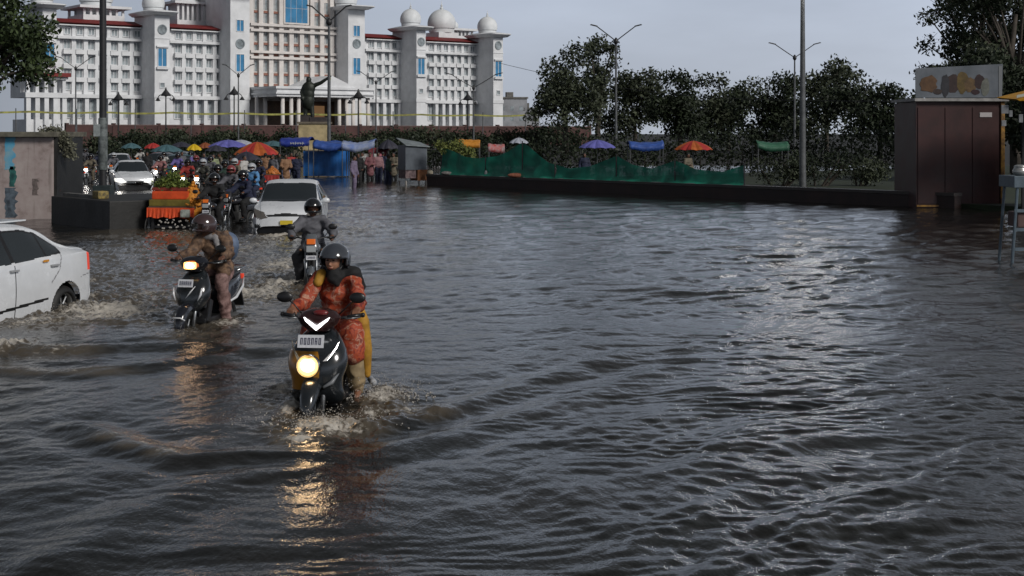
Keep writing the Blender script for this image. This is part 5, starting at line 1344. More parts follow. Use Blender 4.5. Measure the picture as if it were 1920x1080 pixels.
# overhead cables on the right
m = MB(); a, b_ = at(935, 118, 190), at(1700, 190, 120); pts = [a.lerp(b_, i/24)-Vector((0, 0, math.sin(PI*i/24)*1.6)) for i in range(25)]; m.tube(pts, .03, 5); tag(m.build('overhead_cable', POLE), 'thin dark cable sagging right of the white building', 'cable')

# ---------------------------------------------------------------- statue on its pedestal
Ys = 108.; px_m = F/Ys; pc = at(590, 232, Ys)
ped_ = empty('statue_pedestal', (pc.x, Ys, 0), 0, 'cream pedestal block carrying the dark statue', 'pedestal')
m = MB(); m.bb(-1.1, 1.1, -.9, .9, 1.2, pc.z, bev=.03); m.build('block', mat('cream_pedestal', (.50, .40, .22), .6, var=.3, vscale=1.5), ped_)
m = MB(); m.bb(-1.2, 1.2, -1.0, 1.0, pc.z, pc.z+.14); m.bb(-1.4, 1.4, -1.2, 1.2, -.2, 1.2); m.build('plinth', mat('grey_plinth', (.18, .15, .11), .7, var=.3), ped_); split_parts(ped_, {'plinth'})
m = MB(); m.bb(-1.0, -.35, -.65, .6, pc.z+.14, pc.z+.62); m.bb(-.3, 1.0, -.6, .6, pc.z+.14, pc.z+.5); m.build('upper_step', mat('dark_plinth', (.05, .04, .04), .6, var=.3), ped_)
k = 75/px_m/1.78; zb = pc.z+.55
st = empty('statue', (pc.x-.45, Ys, zb), 0, 'dark bronze standing figure in long coat pointing to the right, yellow garland on its hand', 'statue')
BR = mat('dark_bronze', (.022, .027, .02), .5, .3, var=.4, vscale=5)
def sc3(P): return tuple(Vector(p)*k for p in P)
G = [('e', Vector((0, 0, 1.62))*k, (.10*k, .11*k, .13*k)), ('c', Vector((0, 0, 1.5))*k, Vector((0, 0, 1.40))*k, .06*k, .09*k), ('e', Vector((0, 0, 1.25))*k, (.24*k, .17*k, .26*k)), ('e', Vector((-.02, 0, 1.0))*k, (.23*k, .18*k, .3*k)), ('e', Vector((-.04, 0, .7))*k, (.24*k, .19*k, .35*k)),
     ('c', Vector((-.14, 0, .5))*k, Vector((-.15, 0, .03))*k, .12*k, .09*k), ('c', Vector((.12, 0, .5))*k, Vector((.18, -.05, .03))*k, .12*k, .09*k), ('c', Vector((-.15, 0, .02))*k, Vector((-.2, -.2, .0))*k, .07*k, .06*k), ('c', Vector((.18, 0, .02))*k, Vector((.2, -.24, .0))*k, .07*k, .06*k),
     ('c', Vector((.2, 0, 1.36))*k, Vector((.55, -.05, 1.50))*k, .105*k, .085*k), ('c', Vector((.55, -.05, 1.50))*k, Vector((.88, -.08, 1.72))*k, .085*k, .06*k), ('c', Vector((.88, -.08, 1.72))*k, Vector((.99, -.09, 1.79))*k, .06*k, .04*k),
     ('c', Vector((-.2, 0, 1.36))*k, Vector((-.33, -.02, 1.08))*k, .085*k, .07*k), ('c', Vector((-.33, -.02, 1.08))*k, Vector((-.27, -.16, .84))*k, .07*k, .05*k), ('e', Vector((-.26, -.18, .8))*k, (.06*k, .05*k, .09*k)), ('c', Vector((.99, -.09, 1.79))*k, Vector((1.10, -.1, 1.85))*k, .018*k, .015*k)]
G = [(q if q[0] == 'c' and q[1].z > 1.3*k and q[1].x > .15*k else ((q[0], q[1], tuple(w*1.22 for w in q[2])) if q[0] == 'e' else q)) for q in G]
blob('figure', G, .045, BR, st, 2)
m = MB(); m.lathe((.93*k, -.08*k, 1.70*k), [(.11*k+.03*k*math.cos(a), .05*k*math.sin(a)) for a in [2*PI*i/8 for i in range(9)]], 14, axis='X'); g_ = m.build('garland', mat('yellow_garland', (.42, .45, .04), .7, var=.3), st, smooth=True)

# ---------------------------------------------------------------- left: painted booth, low wall
p0, p1 = gp(-40, 411), gp(101, 411)
bt = empty('booth', (0, 0, 0), 0, 'grey-pink painted concrete booth with blue and green paint streaks at the left edge', 'booth')
D0 = p1.y
PAINT = bpy.data.materials.new('booth_paint'); PAINT.use_nodes = True
def _bp():
    n, l = PAINT.node_tree.nodes, PAINT.node_tree.links; b = n['Principled BSDF']; b.inputs['Roughness'].default_value = .7
    t = n.new('ShaderNodeTexCoord'); q = n.new('ShaderNodeTexNoise'); q.inputs['Scale'].default_value = 1.6; q.inputs['Detail'].default_value = 9; q.inputs['Roughness'].default_value = .7; l.new(t.outputs['Object'], q.inputs['Vector'])
    r = n.new('ShaderNodeValToRGB'); c = r.color_ramp; c.elements[0].position = .3; c.elements[0].color = (.16, .12, .105, 1); c.elements[1].position = .62; c.elements[1].color = (.40, .345, .325, 1); e_ = c.elements.new(.44); e_.color = (.33, .27, .255, 1)
    l.new(q.outputs[0], r.inputs[0])
    w = n.new('ShaderNodeTexNoise'); w.inputs['Scale'].default_value = 1.; w.inputs['Detail'].default_value = 5; mp = n.new('ShaderNodeMapping'); mp.inputs['Scale'].default_value = (7, 7, .55); l.new(t.outputs['Object'], mp.inputs[0]); l.new(mp.outputs[0], w.inputs['Vector'])
    g = n.new('ShaderNodeValToRGB'); g.color_ramp.elements[0].position = .58; g.color_ramp.elements[1].position = .72; l.new(w.outputs[0], g.inputs[0])
    mx = n.new('ShaderNodeMixRGB'); mx.inputs[2].default_value = (.10, .08, .065, 1); sc = n.new('ShaderNodeMath'); sc.operation = 'MULTIPLY'; sc.inputs[1].default_value = .6; l.new(g.outputs[0], sc.inputs[0]); l.new(sc.outputs[0], mx.inputs[0]); l.new(r.outputs[0], mx.inputs[1]); l.new(mx.outputs[0], b.inputs['Base Color'])
_bp()
zt = at(50, 257, D0).z
m = MB(); m.bb(p0.x-1.2, p1.x-.02, D0, D0+2.6, -.25, zt, bev=.02); m.build('wall', PAINT, bt)
m = MB(); m.bb(p0.x-1.4, p1.x+.1, D0-.2, D0+2.8, zt+.003, zt+.15, bev=.02); m.build('roof_slab', mat('mossy_slab', (.14, .13, .10), .8, var=.5, vscale=3), bt)
m = MB(); m.bb(p1.x-.02, p1.x+.07, D0+.06, D0+2.5, -.25, zt); m.build('edge_post', DKCONC, bt)
rg = random.Random(5)
def paintpatch(px0, px1, py0, py1, c, nm, seed):
    rg = random.Random(seed); a, b_ = at(px0, py0, D0), at(px1, py1, D0); pts = []
    for i in range(14): t = i/13; pts.append((a.x+(b_.x-a.x)*(.12*rg.random()), D0-.006, a.z+(b_.z-a.z)*t))
    for i in range(14): t = 1-i/13; pts.append((b_.x-(b_.x-a.x)*(.35*rg.random()), D0-.006, a.z+(b_.z-a.z)*t))
    m = MB(); m.poly(pts, (0, .004, 0)); m.build('paint_streak', c, bt)
paintpatch(8, 30, 256, 318, mat('sky_blue_paint', (.07, .30, .46), .6, col2=(.25, .38, .42), vscale=3, var=.2), 'a', 1)
paintpatch(17, 32, 312, 350, mat('sea_green_paint', (.03, .15, .13), .6, col2=(.01, .05, .05), vscale=5, var=.3), 'b', 2)
paintpatch(8, 35, 352, 408, mat('slate_blue_paint', (.10, .13, .16), .6, col2=(.03, .04, .05), vscale=5, var=.4), 'c', 3)
paintpatch(60, 74, 335, 366, mat('dark_smudge', (.06, .05, .045), .8, col2=(.2, .16, .15), vscale=7, var=.3), 'd', 4)
sh = empty('rooftop_plant', (p1.x-.1, D0+.4, zt), 0, 'pale straggly plant hanging over the booth roof edge', 'plant')
leaves('leaves', [(0, 0, .12, .22), (.22, 0, -.05, .2), (.36, 0, -.28, .2), (.42, 0, -.5, .15), (-.3, 0, .12, .15)], 1500, .05, mat('pale_dry_leaves', (.16, .16, .11), .7, col2=(.05, .05, .035), vscale=6, var=.3), sh, 3)
# low dark wall right of the booth with a pale coping
q0, q1 = gp(104, 418), gp(214, 432)
lw = empty('low_wall', (q0.x, q0.y, 0), math.atan2(q1.y-q0.y, q1.x-q0.x), 'low dark wet concrete wall between the booth and the traffic', 'wall'); L = (q1-q0).length
m = MB(); m.bb(0, L, -.12, 3.0, -.25, .74, bev=.03); m.build('wall_block', DKCONC, lw)
m = MB(); m.bb(0, L*.55, .2, .4, .743, .82); m.build('coping', CONC, lw)
m = MB(); m.box((L*.6, .3, .84), (.4, .3, .2), bev=.04); tag(m.build('bollard_base', mat('yellow_worn', (.30, .22, .06), .7, col2=(.05, .045, .03), vscale=9, var=.3)), 'worn yellow block on the end of the low wall', 'block').location = (q0.x, q0.y, 0)
bpy.data.objects['bollard_base'].rotation_euler = (0, 0, math.atan2(q1.y-q0.y, q1.x-q0.x))

def hedge(px0, px1, Y, h, label, seed):
    x0, x1 = (px0-960)/F*Y, (px1-960)/F*Y; root = empty('hedge', ((x0+x1)/2, Y, 0), 0, label, 'hedge', 'dark hedges behind the market'); rg = random.Random(seed); n = int((x1-x0)/.9)
    cl = [(x0-(x0+x1)/2+(x1-x0)*(i+.5)/n, rg.uniform(-.4, .4), h*rg.uniform(.45, .62), h*rg.uniform(.38, .5)) for i in range(n)]+[(x0-(x0+x1)/2+(x1-x0)*(i+.5)/n, 0, h*.25, h*.4) for i in range(n)]
    leaves('leaves', cl, int(n*330), .14, LEAFD, root, seed)
    m = MB()
    for c in cl[::3]: m.tube([(c[0], 0, -.3), (c[0], c[1], c[2])], [.05, .02], 5)
    m.build('stem', BARK, root); split_parts(root, {'stem'})
hedge(205, 420, 104, 2.3, 'dark hedge behind the umbrellas left of the large red one', 71)
hedge(420, 560, 102, 2.3, 'dark hedge behind the large red umbrella', 72)
hedge(640, 840, 101, 2.4, 'dark hedge behind the grey cabinet', 73)
hedge(840, 1040, 99, 2.4, 'dark hedge behind the bright green net', 74)
hedge(1040, 1300, 98, 2.9, 'dark hedge behind the darker stretch of green net', 75)
hedge(1300, 1560, 96, 3.2, 'taller dark hedge around the foot of the tall mast', 76)
hedge(1560, 1790, 92, 3.3, 'taller dark hedge ending behind the maroon kiosk', 77)
# ---------------------------------------------------------------- market: carts, umbrellas, stalls
def umbrella(px, pyt, Y, rad, drop, col, label, segs=10, pole_h=True, group='market umbrellas', col2=None):
    p = at(px, pyt, Y); root = empty('umbrella', (p.x, p.y, 0), rnd.uniform(0, 1), label, 'umbrella', group); z = p.z
    m = MB(); rings = []; n = segs*4
    for j in range(7):
        t = j/6; ring = []
        for i in range(n):
            a = 2*PI*i/n; rib = abs(math.cos(a*segs/2)); r = rad*t*(.93+.07*rib) if j else .02
            ring.append((r*math.cos(a), r*math.sin(a), z-drop*(t**1.6)-.05*(1-rib)*t-(.0 if t < 1 else .03)))
        rings.append(ring)
    m.rings(rings, cap=False); mm = [col] if col2 is None else [col, col2]
    o = m.build('canopy', mm, root); 
    if col2 is not None:
        for f in o.data.polygons:
            c = f.center; a = math.atan2(c[1], c[0]) % (2*PI); f.material_index = int(a/(2*PI)*segs) % 2
    md = o.modifiers.new('s', 'SOLIDIFY'); md.thickness = .015
    m = MB(); m.cyl((0, 0, WD), (0, 0, z+.06), .02, n=6); m.build('pole', POLEG, root)
    for i in range(segs): a = 2*PI*(i)/segs; m = MB(); m.cyl((0, 0, z-.05), (rad*.93*math.cos(a), rad*.93*math.sin(a), z-drop*.95-.03), .008, n=4); m.build('rib', POLEG, root)
    return root
UR = mat('red_umbrella_cloth', (.38, .03, .025), .6, var=.2); UO = mat('orange_umbrella_cloth', (.42, .10, .02), .6, var=.2); UV = mat('violet_umbrella_cloth', (.13, .13, .42), .6, var=.25); UY = mat('yellow_umbrella_cloth', (.60, .40, .01), .5, var=.1)
UT = mat('teal_umbrella_cloth', (.06, .13, .15), .6, var=.2); UB = mat('blue_tarpaulin', (.035, .09, .34), .5, var=.35, vscale=2, bump=.5, bscale=5); UK = mat('dark_umbrella_cloth', (.03, .03, .045), .6); UW = mat('pale_umbrella_cloth', (.38, .40, .46), .6, var=.2)
umbrella(482, 266, 74, 1.22, .62, UR, 'large red umbrella over the fruit cart left of the blue stall', col2=UO)
umbrella(428, 262, 82, 1.15, .36, UV, 'violet-blue umbrella left of the large red one')
umbrella(364, 270, 70, .40, .25, UY, 'small bright yellow umbrella', 8)
umbrella(313, 271, 84, .95, .36, UT, 'dull teal umbrella left of the yellow one')
umbrella(287, 268, 92, .6, .3, UR, 'small dark red umbrella behind the white sedan')
umbrella(385, 267, 90, .5, .3, mat('rust_umbrella_cloth', (.22, .06, .02), .6), 'small rust umbrella between the yellow and the violet ones', 8)
umbrella(728, 262, 80, .62, .45, UK, 'dark umbrella left of the grey cabinet', 8)
umbrella(973, 258, 78, .55, .25, UW, 'pale umbrella above the peak of the green net', 8)
umbrella(628, 263, 88, 1.0, .3, UB, 'blue umbrella above the left half of the blue stall', 8)
umbrella(1120, 262, 80, 1.05, .4, UV, 'blue-violet umbrella beyond the right part of the low wall')
umbrella(1300, 264, 80, 1.1, .45, UR, 'red and orange umbrella beyond the right part of the low wall', col2=UO)
# fruit and vegetable pushcarts
GREENS = mat('leafy_greens', (.16, .20, .035), .7, col2=(.04, .07, .015), vscale=9, var=.3); YEL = mat('marigold_heap', (.60, .24, .02), .7, col2=(.38, .12, .01), vscale=14, var=.3)
ORC = mat('orange_red_cloth', (.66, .075, .015), .55, var=.3, vscale=3); OLC = mat('olive_cloth', (.17, .13, .02), .7, var=.3, vscale=4)
def heap(name, c, r, mt, parent, seed, n=70, pr=.045):
    rg = random.Random(seed); m = MB()
    for i in range(n):
        a = rg.uniform(0, 2*PI); q = math.sqrt(rg.random()); z = (1-q**1.6)*r[2]*rg.uniform(.75, 1.05); s = pr*rg.uniform(.75, 1.2)
        m.ell((c[0]+r[0]*q*math.cos(a), c[1]+r[1]*q*math.sin(a), c[2]+z), (s, s, s*.9), nu=7, nv=5)
    m.ell(c, (r[0]*.95, r[1]*.95, r[2]*.85), nu=12, nv=8)
    return m.build(name, mt, parent, smooth=True)
def wirewheel(parent, c, r):
    w = empty('wheel'); w.parent = parent; m = MB(); m.lathe(c, [(r+.02*math.cos(a), .02*math.sin(a)) for a in [2*PI*i/6 for i in range(7)]], 22, axis='X'); m.build('tyre', RUBBER, w, smooth=True)
    m = MB(); m.cyl(Vector(c)-Vector((.04, 0, 0)), Vector(c)+Vector((.04, 0, 0)), .04, n=8)
    for i in range(12): a = 2*PI*i/12; m.cyl(c, Vector(c)+Vector((0, r*math.cos(a), r*math.sin(a))), .006, n=4)
    m.build('spokes', STEEL, w)
def pushcart(px, py, rzd, label, W=1.25, Dp=.9, h=.85, cloth=ORC, tiers=2, goods='greens', band=OLC):
    p = gp(px, py); root = empty('pushcart', (p.x, p.y+.5, WD), R(rzd), label, 'cart', 'street carts')
    for sx in (-1, 1):
        for sy in (-1, 1): wirewheel(root, (sx*(W/2+.02), sy*Dp*.36, .30), .28)
    m = MB(); m.bb(-W/2, W/2, -Dp/2, Dp/2, h-.06, h, bev=.01); m.build('platform', mat('cart_wood', (.09, .06, .04), .7, var=.3), root)
    m = MB()
    for sx in (-1, 1):
        for sy in (-1, 1): m.bb(sx*W*.42-.03, sx*W*.42+.03, sy*Dp*.4-.03, sy*Dp*.4+.03, .25, h-.063)
    m.bb(-W*.45, W*.45, -Dp*.38, -Dp*.34, .3, .36); m.build('undercarriage', POLE, root)
    # hanging cloth skirt with folds
    def skirt(z0, z1, mt, out=.0, w=W):
        m = MB(); n = 40; A = []; B = []
        for i in range(n+1): x = -w/2-.02+(w+.04)*i/n; f = .022*math.sin(i*1.9)+.012*math.sin(i*.7+1); A.append((x, -Dp/2-.03-out, z1)); B.append((x, -Dp/2-.05-out+f, z0+.02*math.sin(i*.55)))
        m.rings([B, A], close=False); o = m.build('cloth_skirt', mt, root); md = o.modifiers.new('s', 'SOLIDIFY'); md.thickness = .012
    skirt(h-.28, h-.03, cloth); 
    if tiers > 1:
        m = MB(); m.bb(-W*.5, W*.38, -Dp*.42, Dp*.45, h+.003, h+.17, bev=.02); m.build('lower_tier', band, root)
        m = MB(); m.bb(-W*.46, W*.34, -Dp*.34, Dp*.45, h+.173, h+.38, bev=.03); m.build('upper_tier', cloth, root)
        m = MB(); m.bb(-W*.50, W*.30, -Dp*.2, Dp*.42, h+.383, h+.47, bev=.02); m.build('top_tray', mat('dark_red_tray', (.18, .03, .02), .6, var=.3), root)
        t = h+.47
    else: t = h
    return root, t
vc, t = pushcart(323, 432, -6, 'vegetable cart draped in bright orange-red cloth with greens heaped on top', W=1.2)
hg = empty('heap_of_greens', (0, 0, 0), 0, 'loose heap of leafy green vegetables on top of the orange cart', 'vegetables')
hg.location = vc.matrix_basis @ Vector((-.14, 0, t)); leaves('bunch', [(-.2, 0, .05, .17), (.0, 0, .12, .2), (.2, 0, .06, .18), (.05, .05, .27, .12), (-.34, .1, .0, .12), (.35, 0, .03, .1)], 2200, .045, GREENS, hg, 4)
hm = empty('heap_of_marigolds', vc.matrix_basis @ Vector((.44, -.05, .87)), 0, 'yellow-orange marigold heap on the right end of the orange cart', 'flowers')
heap('flowers', (0, 0, 0), (.26, .32, .56), YEL, hm, 8, 170, .045)
bg_ = MB(); bg_.box((0, 0, 0), (.24, .1, .2), bev=.04); o = tag(bg_.build('plastic_bag', mat('pale_bag', (.33, .37, .33), .5, var=.4, vscale=9, bump=.5)), 'pale plastic bag hanging at the right end of the orange cart', 'bag'); o.location = vc.matrix_basis @ Vector((.40, -.52, .68))
# garland-like white scraps along the wheels
m = MB(); rg = random.Random(3)
for i in range(26): x = -.3+.9*i/25; m.ell((x, -.52, .40+.10*math.sin(i*1.3)+rg.uniform(-.03, .03)), (.03, .012, .022), (0, rg.uniform(-1, 1), 0), nu=7, nv=5)
m.build('paper_fringe', mat('paper_white', (.45, .42, .38), .7, var=.4, vscale=20), vc); split_parts(vc, {'paper_fringe', 'undercarriage'})
fc, t = pushcart(482, 352, 3, 'fruit cart with red cloth under the large red umbrella', W=1.9, Dp=1.0, tiers=1, cloth=mat('deep_red_cloth', (.30, .02, .015), .6, var=.3))
for i, (x, c, mt_) in enumerate(((-.6, 'yellow-green fruit at the left of the cart under the red umbrella', mat('yellow_green_fruit', (.30, .30, .04), .5, var=.3, vscale=8)), (.0, 'green fruit in the middle of the cart under the red umbrella', mat('green_fruit', (.10, .16, .03), .5, var=.3, vscale=8)), (.6, 'orange fruit at the right of the cart under the red umbrella', mat('orange_fruit', (.45, .14, .02), .5, var=.3, vscale=8)))):
    o = empty('fruit_heap', fc.matrix_basis @ Vector((x, 0, t)), 0, c, 'fruit', 'fruit heaps'); heap('fruit', (0, 0, 0), (.32, .38, .34), mt_, o, 20+i, 60, .06)
# big blue stall
Yb = 80.; a, b_ = at(569, 283, Yb), at(655, 330, Yb)
bs = empty('blue_stall', ((a.x+b_.x)/2, Yb, WD), R(4), 'market stall boxed in with a plain bright blue sheet', 'stall'); w2 = (b_.x-a.x)/2; z0, z1 = b_.z-WD, a.z-WD
m = MB(); n = 36; A = []; B = []
for i in range(n+1): x = -w2+2*w2*i/n; A.append((x, .02*math.sin(i*.8), z1)); B.append((x, .035*math.sin(i*.9+1), z0))
m.rings([B, A], close=False); o = m.build('blue_sheet', mat('bright_blue_sheet', (.016, .16, .52), .45, col2=(.012, .09, .27), vscale=.8, var=.2), bs); md = o.modifiers.new('s', 'SOLIDIFY'); md.thickness = .02
m = MB(); m.bb(-w2+.05, w2-.05, .08, 1.3, z0, z1-.02, bev=.02); m.build('box', mat('dark_blue_box', (.01, .03, .09), .6), bs)
for sx in (-1, 1):
    for y in (.15, 1.2): m = MB(); m.bb(sx*(w2-.12)-.04, sx*(w2-.12)+.04, y-.04, y+.04, 0, z0); m.build('leg', POLE, bs)
# tarpaulin awnings above the stalls
def tarp(pxa, pya, pxb, pyb, Y, dep, mt, label, legs=True, text=None, seed=1, sag=.12):
    a, b_ = at(pxa, pya, Y), at(pxb, pyb, Y); root = empty('awning', (a.x, Y, 0), 0, label, 'awning', 'market awnings'); L = b_.x-a.x; rg = random.Random(seed)
    m = MB(); rows = []
    for j in range(5):
        r = []
        for i in range(15): t = i/14; s = j/4; r.append((L*t, dep*s, a.z+(b_.z-a.z)*t+.34*s*(1-s)*2-sag*math.sin(PI*t)*(1-.4*s)+rg.uniform(-.03, .03)))
        rows.append(r)
    m.rings(rows, close=False); 
    val = [[(x, y-.0, z-.28-rg.uniform(0, .05)) for x, y, z in rows[0]], [(x, y, z) for x, y, z in rows[0]]]
    m.rings(val, close=False); o = m.build('canopy', mt, root, smooth=50); md = o.modifiers.new('s', 'SOLIDIFY'); md.thickness = .012
    for x, y in ((.05, .02), (L-.05, .02), (.05, dep), (L-.05, dep)): m = MB(); m.cyl((x, y, WD), (x, y, a.z+(b_.z-a.z)*x/L-.02), .025, n=6); m.build('post', POLEG, root)
    return root, L, a
r_, L, a = tarp(524, 264, 580, 263, 78, 2.2, mat('royal_blue_cloth', (.02, .04, .26), .5, var=.3, vscale=3), 'dark blue awning with white lettering left of the statue pedestal', seed=2, sag=.03)
# pale brush lettering on its valance (unreadable strokes in the photo)
m = MB(); rg = random.Random(4); x = L*.38
for i in range(6):
    hgt = rg.uniform(.1, .17); m.box((x, -.02, a.z-.15+hgt*.1-a.z*0), (.03, .01, hgt), rot=(0, rg.uniform(-.3, .3), 0)); m.box((x+.05, -.022, a.z-.13), (.08, .01, .03), rot=(0, rg.uniform(-.2, .5), 0)); x += .13
m.build('lettering', mat('white_lettering', (.5, .52, .58), .6), r_)
tarp(586, 268, 655, 270, 79, 2.0, UB, 'long blue tarpaulin awning over the blue stall', seed=3)
tarp(640, 270, 702, 265, 77, 2.0, mat('blue_white_tarpaulin', (.05, .12, .40), .5, col2=(.38, .42, .50), vscale=1.1, var=.2), 'blue and white crumpled tarpaulin right of the blue stall', seed=5, sag=.2)
tarp(860, 266, 900, 268, 84, 1.6, mat('orange_tarpaulin', (.55, .22, .02), .6, var=.3, vscale=3), 'orange awning behind the green net', seed=6, sag=.02)
tarp(915, 274, 946, 276, 82, 1.5, mat('crimson_tarpaulin', (.42, .04, .03), .6, col2=(.35, .3, .3), vscale=4, var=.3), 'red and white awning behind the green net', seed=7, sag=.04)
tarp(690, 281, 726, 283, 80, 1.4, mat('maroon_tarpaulin', (.16, .02, .03), .6, var=.3), 'low maroon awning with clothes hung below it', seed=8, sag=.03)
tarp(1180, 270, 1245, 269, 80, 1.8, UB, 'blue awning further right beyond the low wall', seed=11)
tarp(1420, 268, 1480, 271, 76, 1.8, mat('green_tarpaulin', (.03, .12, .07), .6, var=.3), 'green awning further right beyond the low wall', seed=12)
# grey cabinet shop on legs
Yk = 68.; a, b_ = at(745, 275, Yk), at(812, 340, Yk)
kb = empty('cabinet_shop', (at(800, 340, Yk).x, Yk, WD), R(33), 'closed grey metal cabinet shop on legs with a sloping tin roof', 'kiosk')
h0, h1 = at(0, 318, Yk).z-WD, at(0, 272, Yk).z-WD
GMET = mat('grey_sheet_metal', (.10, .115, .135), .45, .2, var=.25, vscale=2); GMET2 = mat('pale_corrugated_tin', (.22, .25, .26), .5, .2, var=.3, vscale=3)
m = MB(); m.bb(-1.15, 0, 0, .75, h0, h1); m.build('cabinet', GMET, kb)
m = MB(); 
for i in range(10): m.bb(.003, .03, .02+i*.073, .06+i*.073, h0, h1-.05)
m.build('corrugation', GMET2, kb)
m = MB(); m.poly([(-1.2, -.12, h1-.02), (.12, -.12, h1-.1), (.12, .85, h1+.1), (-1.2, .85, h1+.32)], (0, 0, .035)); m.build('tin_roof', GMET2, kb)
m = MB(); m.bb(-.5, .035, -.01, .72, h0-.52, h0-.003); m.build('wooden_box', mat('orange_brown_wood', (.22, .085, .03), .6, var=.4, vscale=4), kb)
m = MB(); m.bb(-1.12, -.55, .05, .72, h0-.4, h0-.003); m.build('goods_shelf', mat('dark_goods', (.05, .03, .035), .7, col2=(.2, .14, .14), vscale=7, var=.3), kb)
for x in (-1.1, -.03):
    for y in (.04, .70): m = MB(); m.bb(x-.03, x+.03, y-.03, y+.03, 0, h0-.52); m.build('leg', mat('pale_legs', (.3, .28, .25), .6), kb)
# clothes hung under the maroon awning
for i, (px, c) in enumerate(((686, WHITECL), (696, PINKCL), (705, WHITECL), (714, PINKCL))):
    p = at(px, 295, 79.5); m = MB(); m.rings([[(x_, .02*math.sin(x_*30), -.28) for x_ in np.linspace(-.13, .13, 7)], [(x_, .02*math.sin(x_*22+1), .2) for x_ in np.linspace(-.14, .14, 7)]], close=False)
    o = m.build('hanging_shirt', c); md = o.modifiers.new('s', 'SOLIDIFY'); md.thickness = .012; o.location = p
    tag(o, ('leftmost white', 'left pink', 'second white', 'rightmost pink')[i]+' shirt hung under the low maroon awning', 'shirt', 'hanging shirts')
# low dark wall round the garden with green shade net above
q0, q1 = gp(800, 347), gp(1790, 392)
gw_ = empty('garden_wall', (q0.x, q0.y, 0), math.atan2(q1.y-q0.y, q1.x-q0.x), 'low dark red-brown wall at the far side of the water below the green net', 'wall'); L = (q1-q0).length
m = MB(); m.bb(0, L, 0, .4, -.25, .42, bev=.02); m.build('wall_block', mat('dark_red_brown_wall', (.03, .016, .014), .6, var=.5, vscale=1.0, bump=.3), gw_)
m = MB(); m.bb(0, L, -.04, .44, .423, .52); m.build('coping', mat('wet_coping', (.05, .04, .035), .5, var=.4), gw_)
gd = MB(); gx = gw_.matrix_basis
pts = [gx @ Vector((0, .4, 0)), gx @ Vector((L+6, .4, 0)), gx @ Vector((L+20, 60, 0)), gx @ Vector((0, 60, 0))]
gd.poly([(p.x, p.y, .15) for p in pts], (0, 0, -.5)); tag(gd.build('grass', mat('dark_grass', (.02, .03, .012), .9, var=.5, vscale=1.2, bump=.6, bscale=9)), kind='structure')
NET = bpy.data.materials.new('green_shade_net'); NET.use_nodes = True
def _net():
    n, l = NET.node_tree.nodes, NET.node_tree.links; b = n['Principled BSDF']; b.inputs['Roughness'].default_value = .7
    t = n.new('ShaderNodeTexCoord'); q = n.new('ShaderNodeTexNoise'); q.inputs['Scale'].default_value = 1.1; q.inputs['Detail'].default_value = 5; q.inputs['Distortion'].default_value = .8; l.new(t.outputs['Object'], q.inputs['Vector'])
    r = n.new('ShaderNodeValToRGB'); r.color_ramp.elements[0].position = .32; r.color_ramp.elements[0].color = (.003, .11, .075, 1); r.color_ramp.elements[1].position = .66; r.color_ramp.elements[1].color = (.010, .32, .20, 1); l.new(q.outputs[0], r.inputs[0]); l.new(r.outputs[0], b.inputs['Base Color'])
    tr = n.new('ShaderNodeBsdfTransparent'); mxs = n.new('ShaderNodeMixShader'); mxs.inputs[0].default_value = .93; l.new(tr.outputs[0], mxs.inputs[1]); l.new(b.outputs[0], mxs.inputs[2]); l.new(mxs.outputs[0], n['Material Output'].inputs[0])
_net()
def local_x(px):    # where a photo column crosses the wall line
    d = (q1-q0).normalized(); k = (px-960)/F; return (k*q0.y-q0.x)/(d.x-k*d.y)
def net(cols, label):
    """cols: (photo x, photo y of the top edge); hung between poles on the wall"""
    root = empty('shade_net', gw_.location, gw_.rotation_euler.z, label, 'net', 'green nets on the garden wall'); top = []; d = (q1-q0).normalized()
    xs = [local_x(c[0]) for c in cols]; zs = []
    for (px, py), x in zip(cols, xs): Y = q0.y+d.y*x; zs.append(HC-(py-YH)*Y/F)
    n = 60; A = []; B = []; M_ = []; N_ = []
    xx = np.linspace(xs[0], xs[-1], n)
    for i, x in enumerate(xx):
        z = float(np.interp(x, xs, zs)); f = .05*math.sin(i*.9)+.04*math.sin(i*.37+2); A.append((x, .2, z)); N_.append((x, .2+f, .4+(z-.4)*.66)); M_.append((x, .2-f*1.2, .4+(z-.4)*.33)); B.append((x, .05+f*.8, .50+.04*math.sin(i*.6)))
    m = MB(); m.rings([B, M_, N_, A], close=False); m.build('netting', NET, root, smooth=True)
    for (px, py), x, z in zip(cols, xs, zs):
        if px in NP: m = MB(); m.cyl((x, .17, .4), (x, .17, z+.08), .025, n=6); m.build('post', POLE, root)
NP = (822, 905, 974, 1035, 1150, 1260, 1390, 1530, 1690)
net([(822, 277), (838, 281), (866, 294), (890, 297), (905, 295), (925, 293), (945, 285), (960, 274), (974, 268), (985, 274), (1005, 292), (1022, 305), (1035, 309)], 'bright green shade net with a peaked top on the garden wall')
net([(1036, 309), (1060, 316), (1100, 312), (1150, 292), (1180, 309), (1215, 316), (1260, 301), (1300, 318), (1350, 322), (1390, 309)], 'darker stretch of green net continuing right along the garden wall')
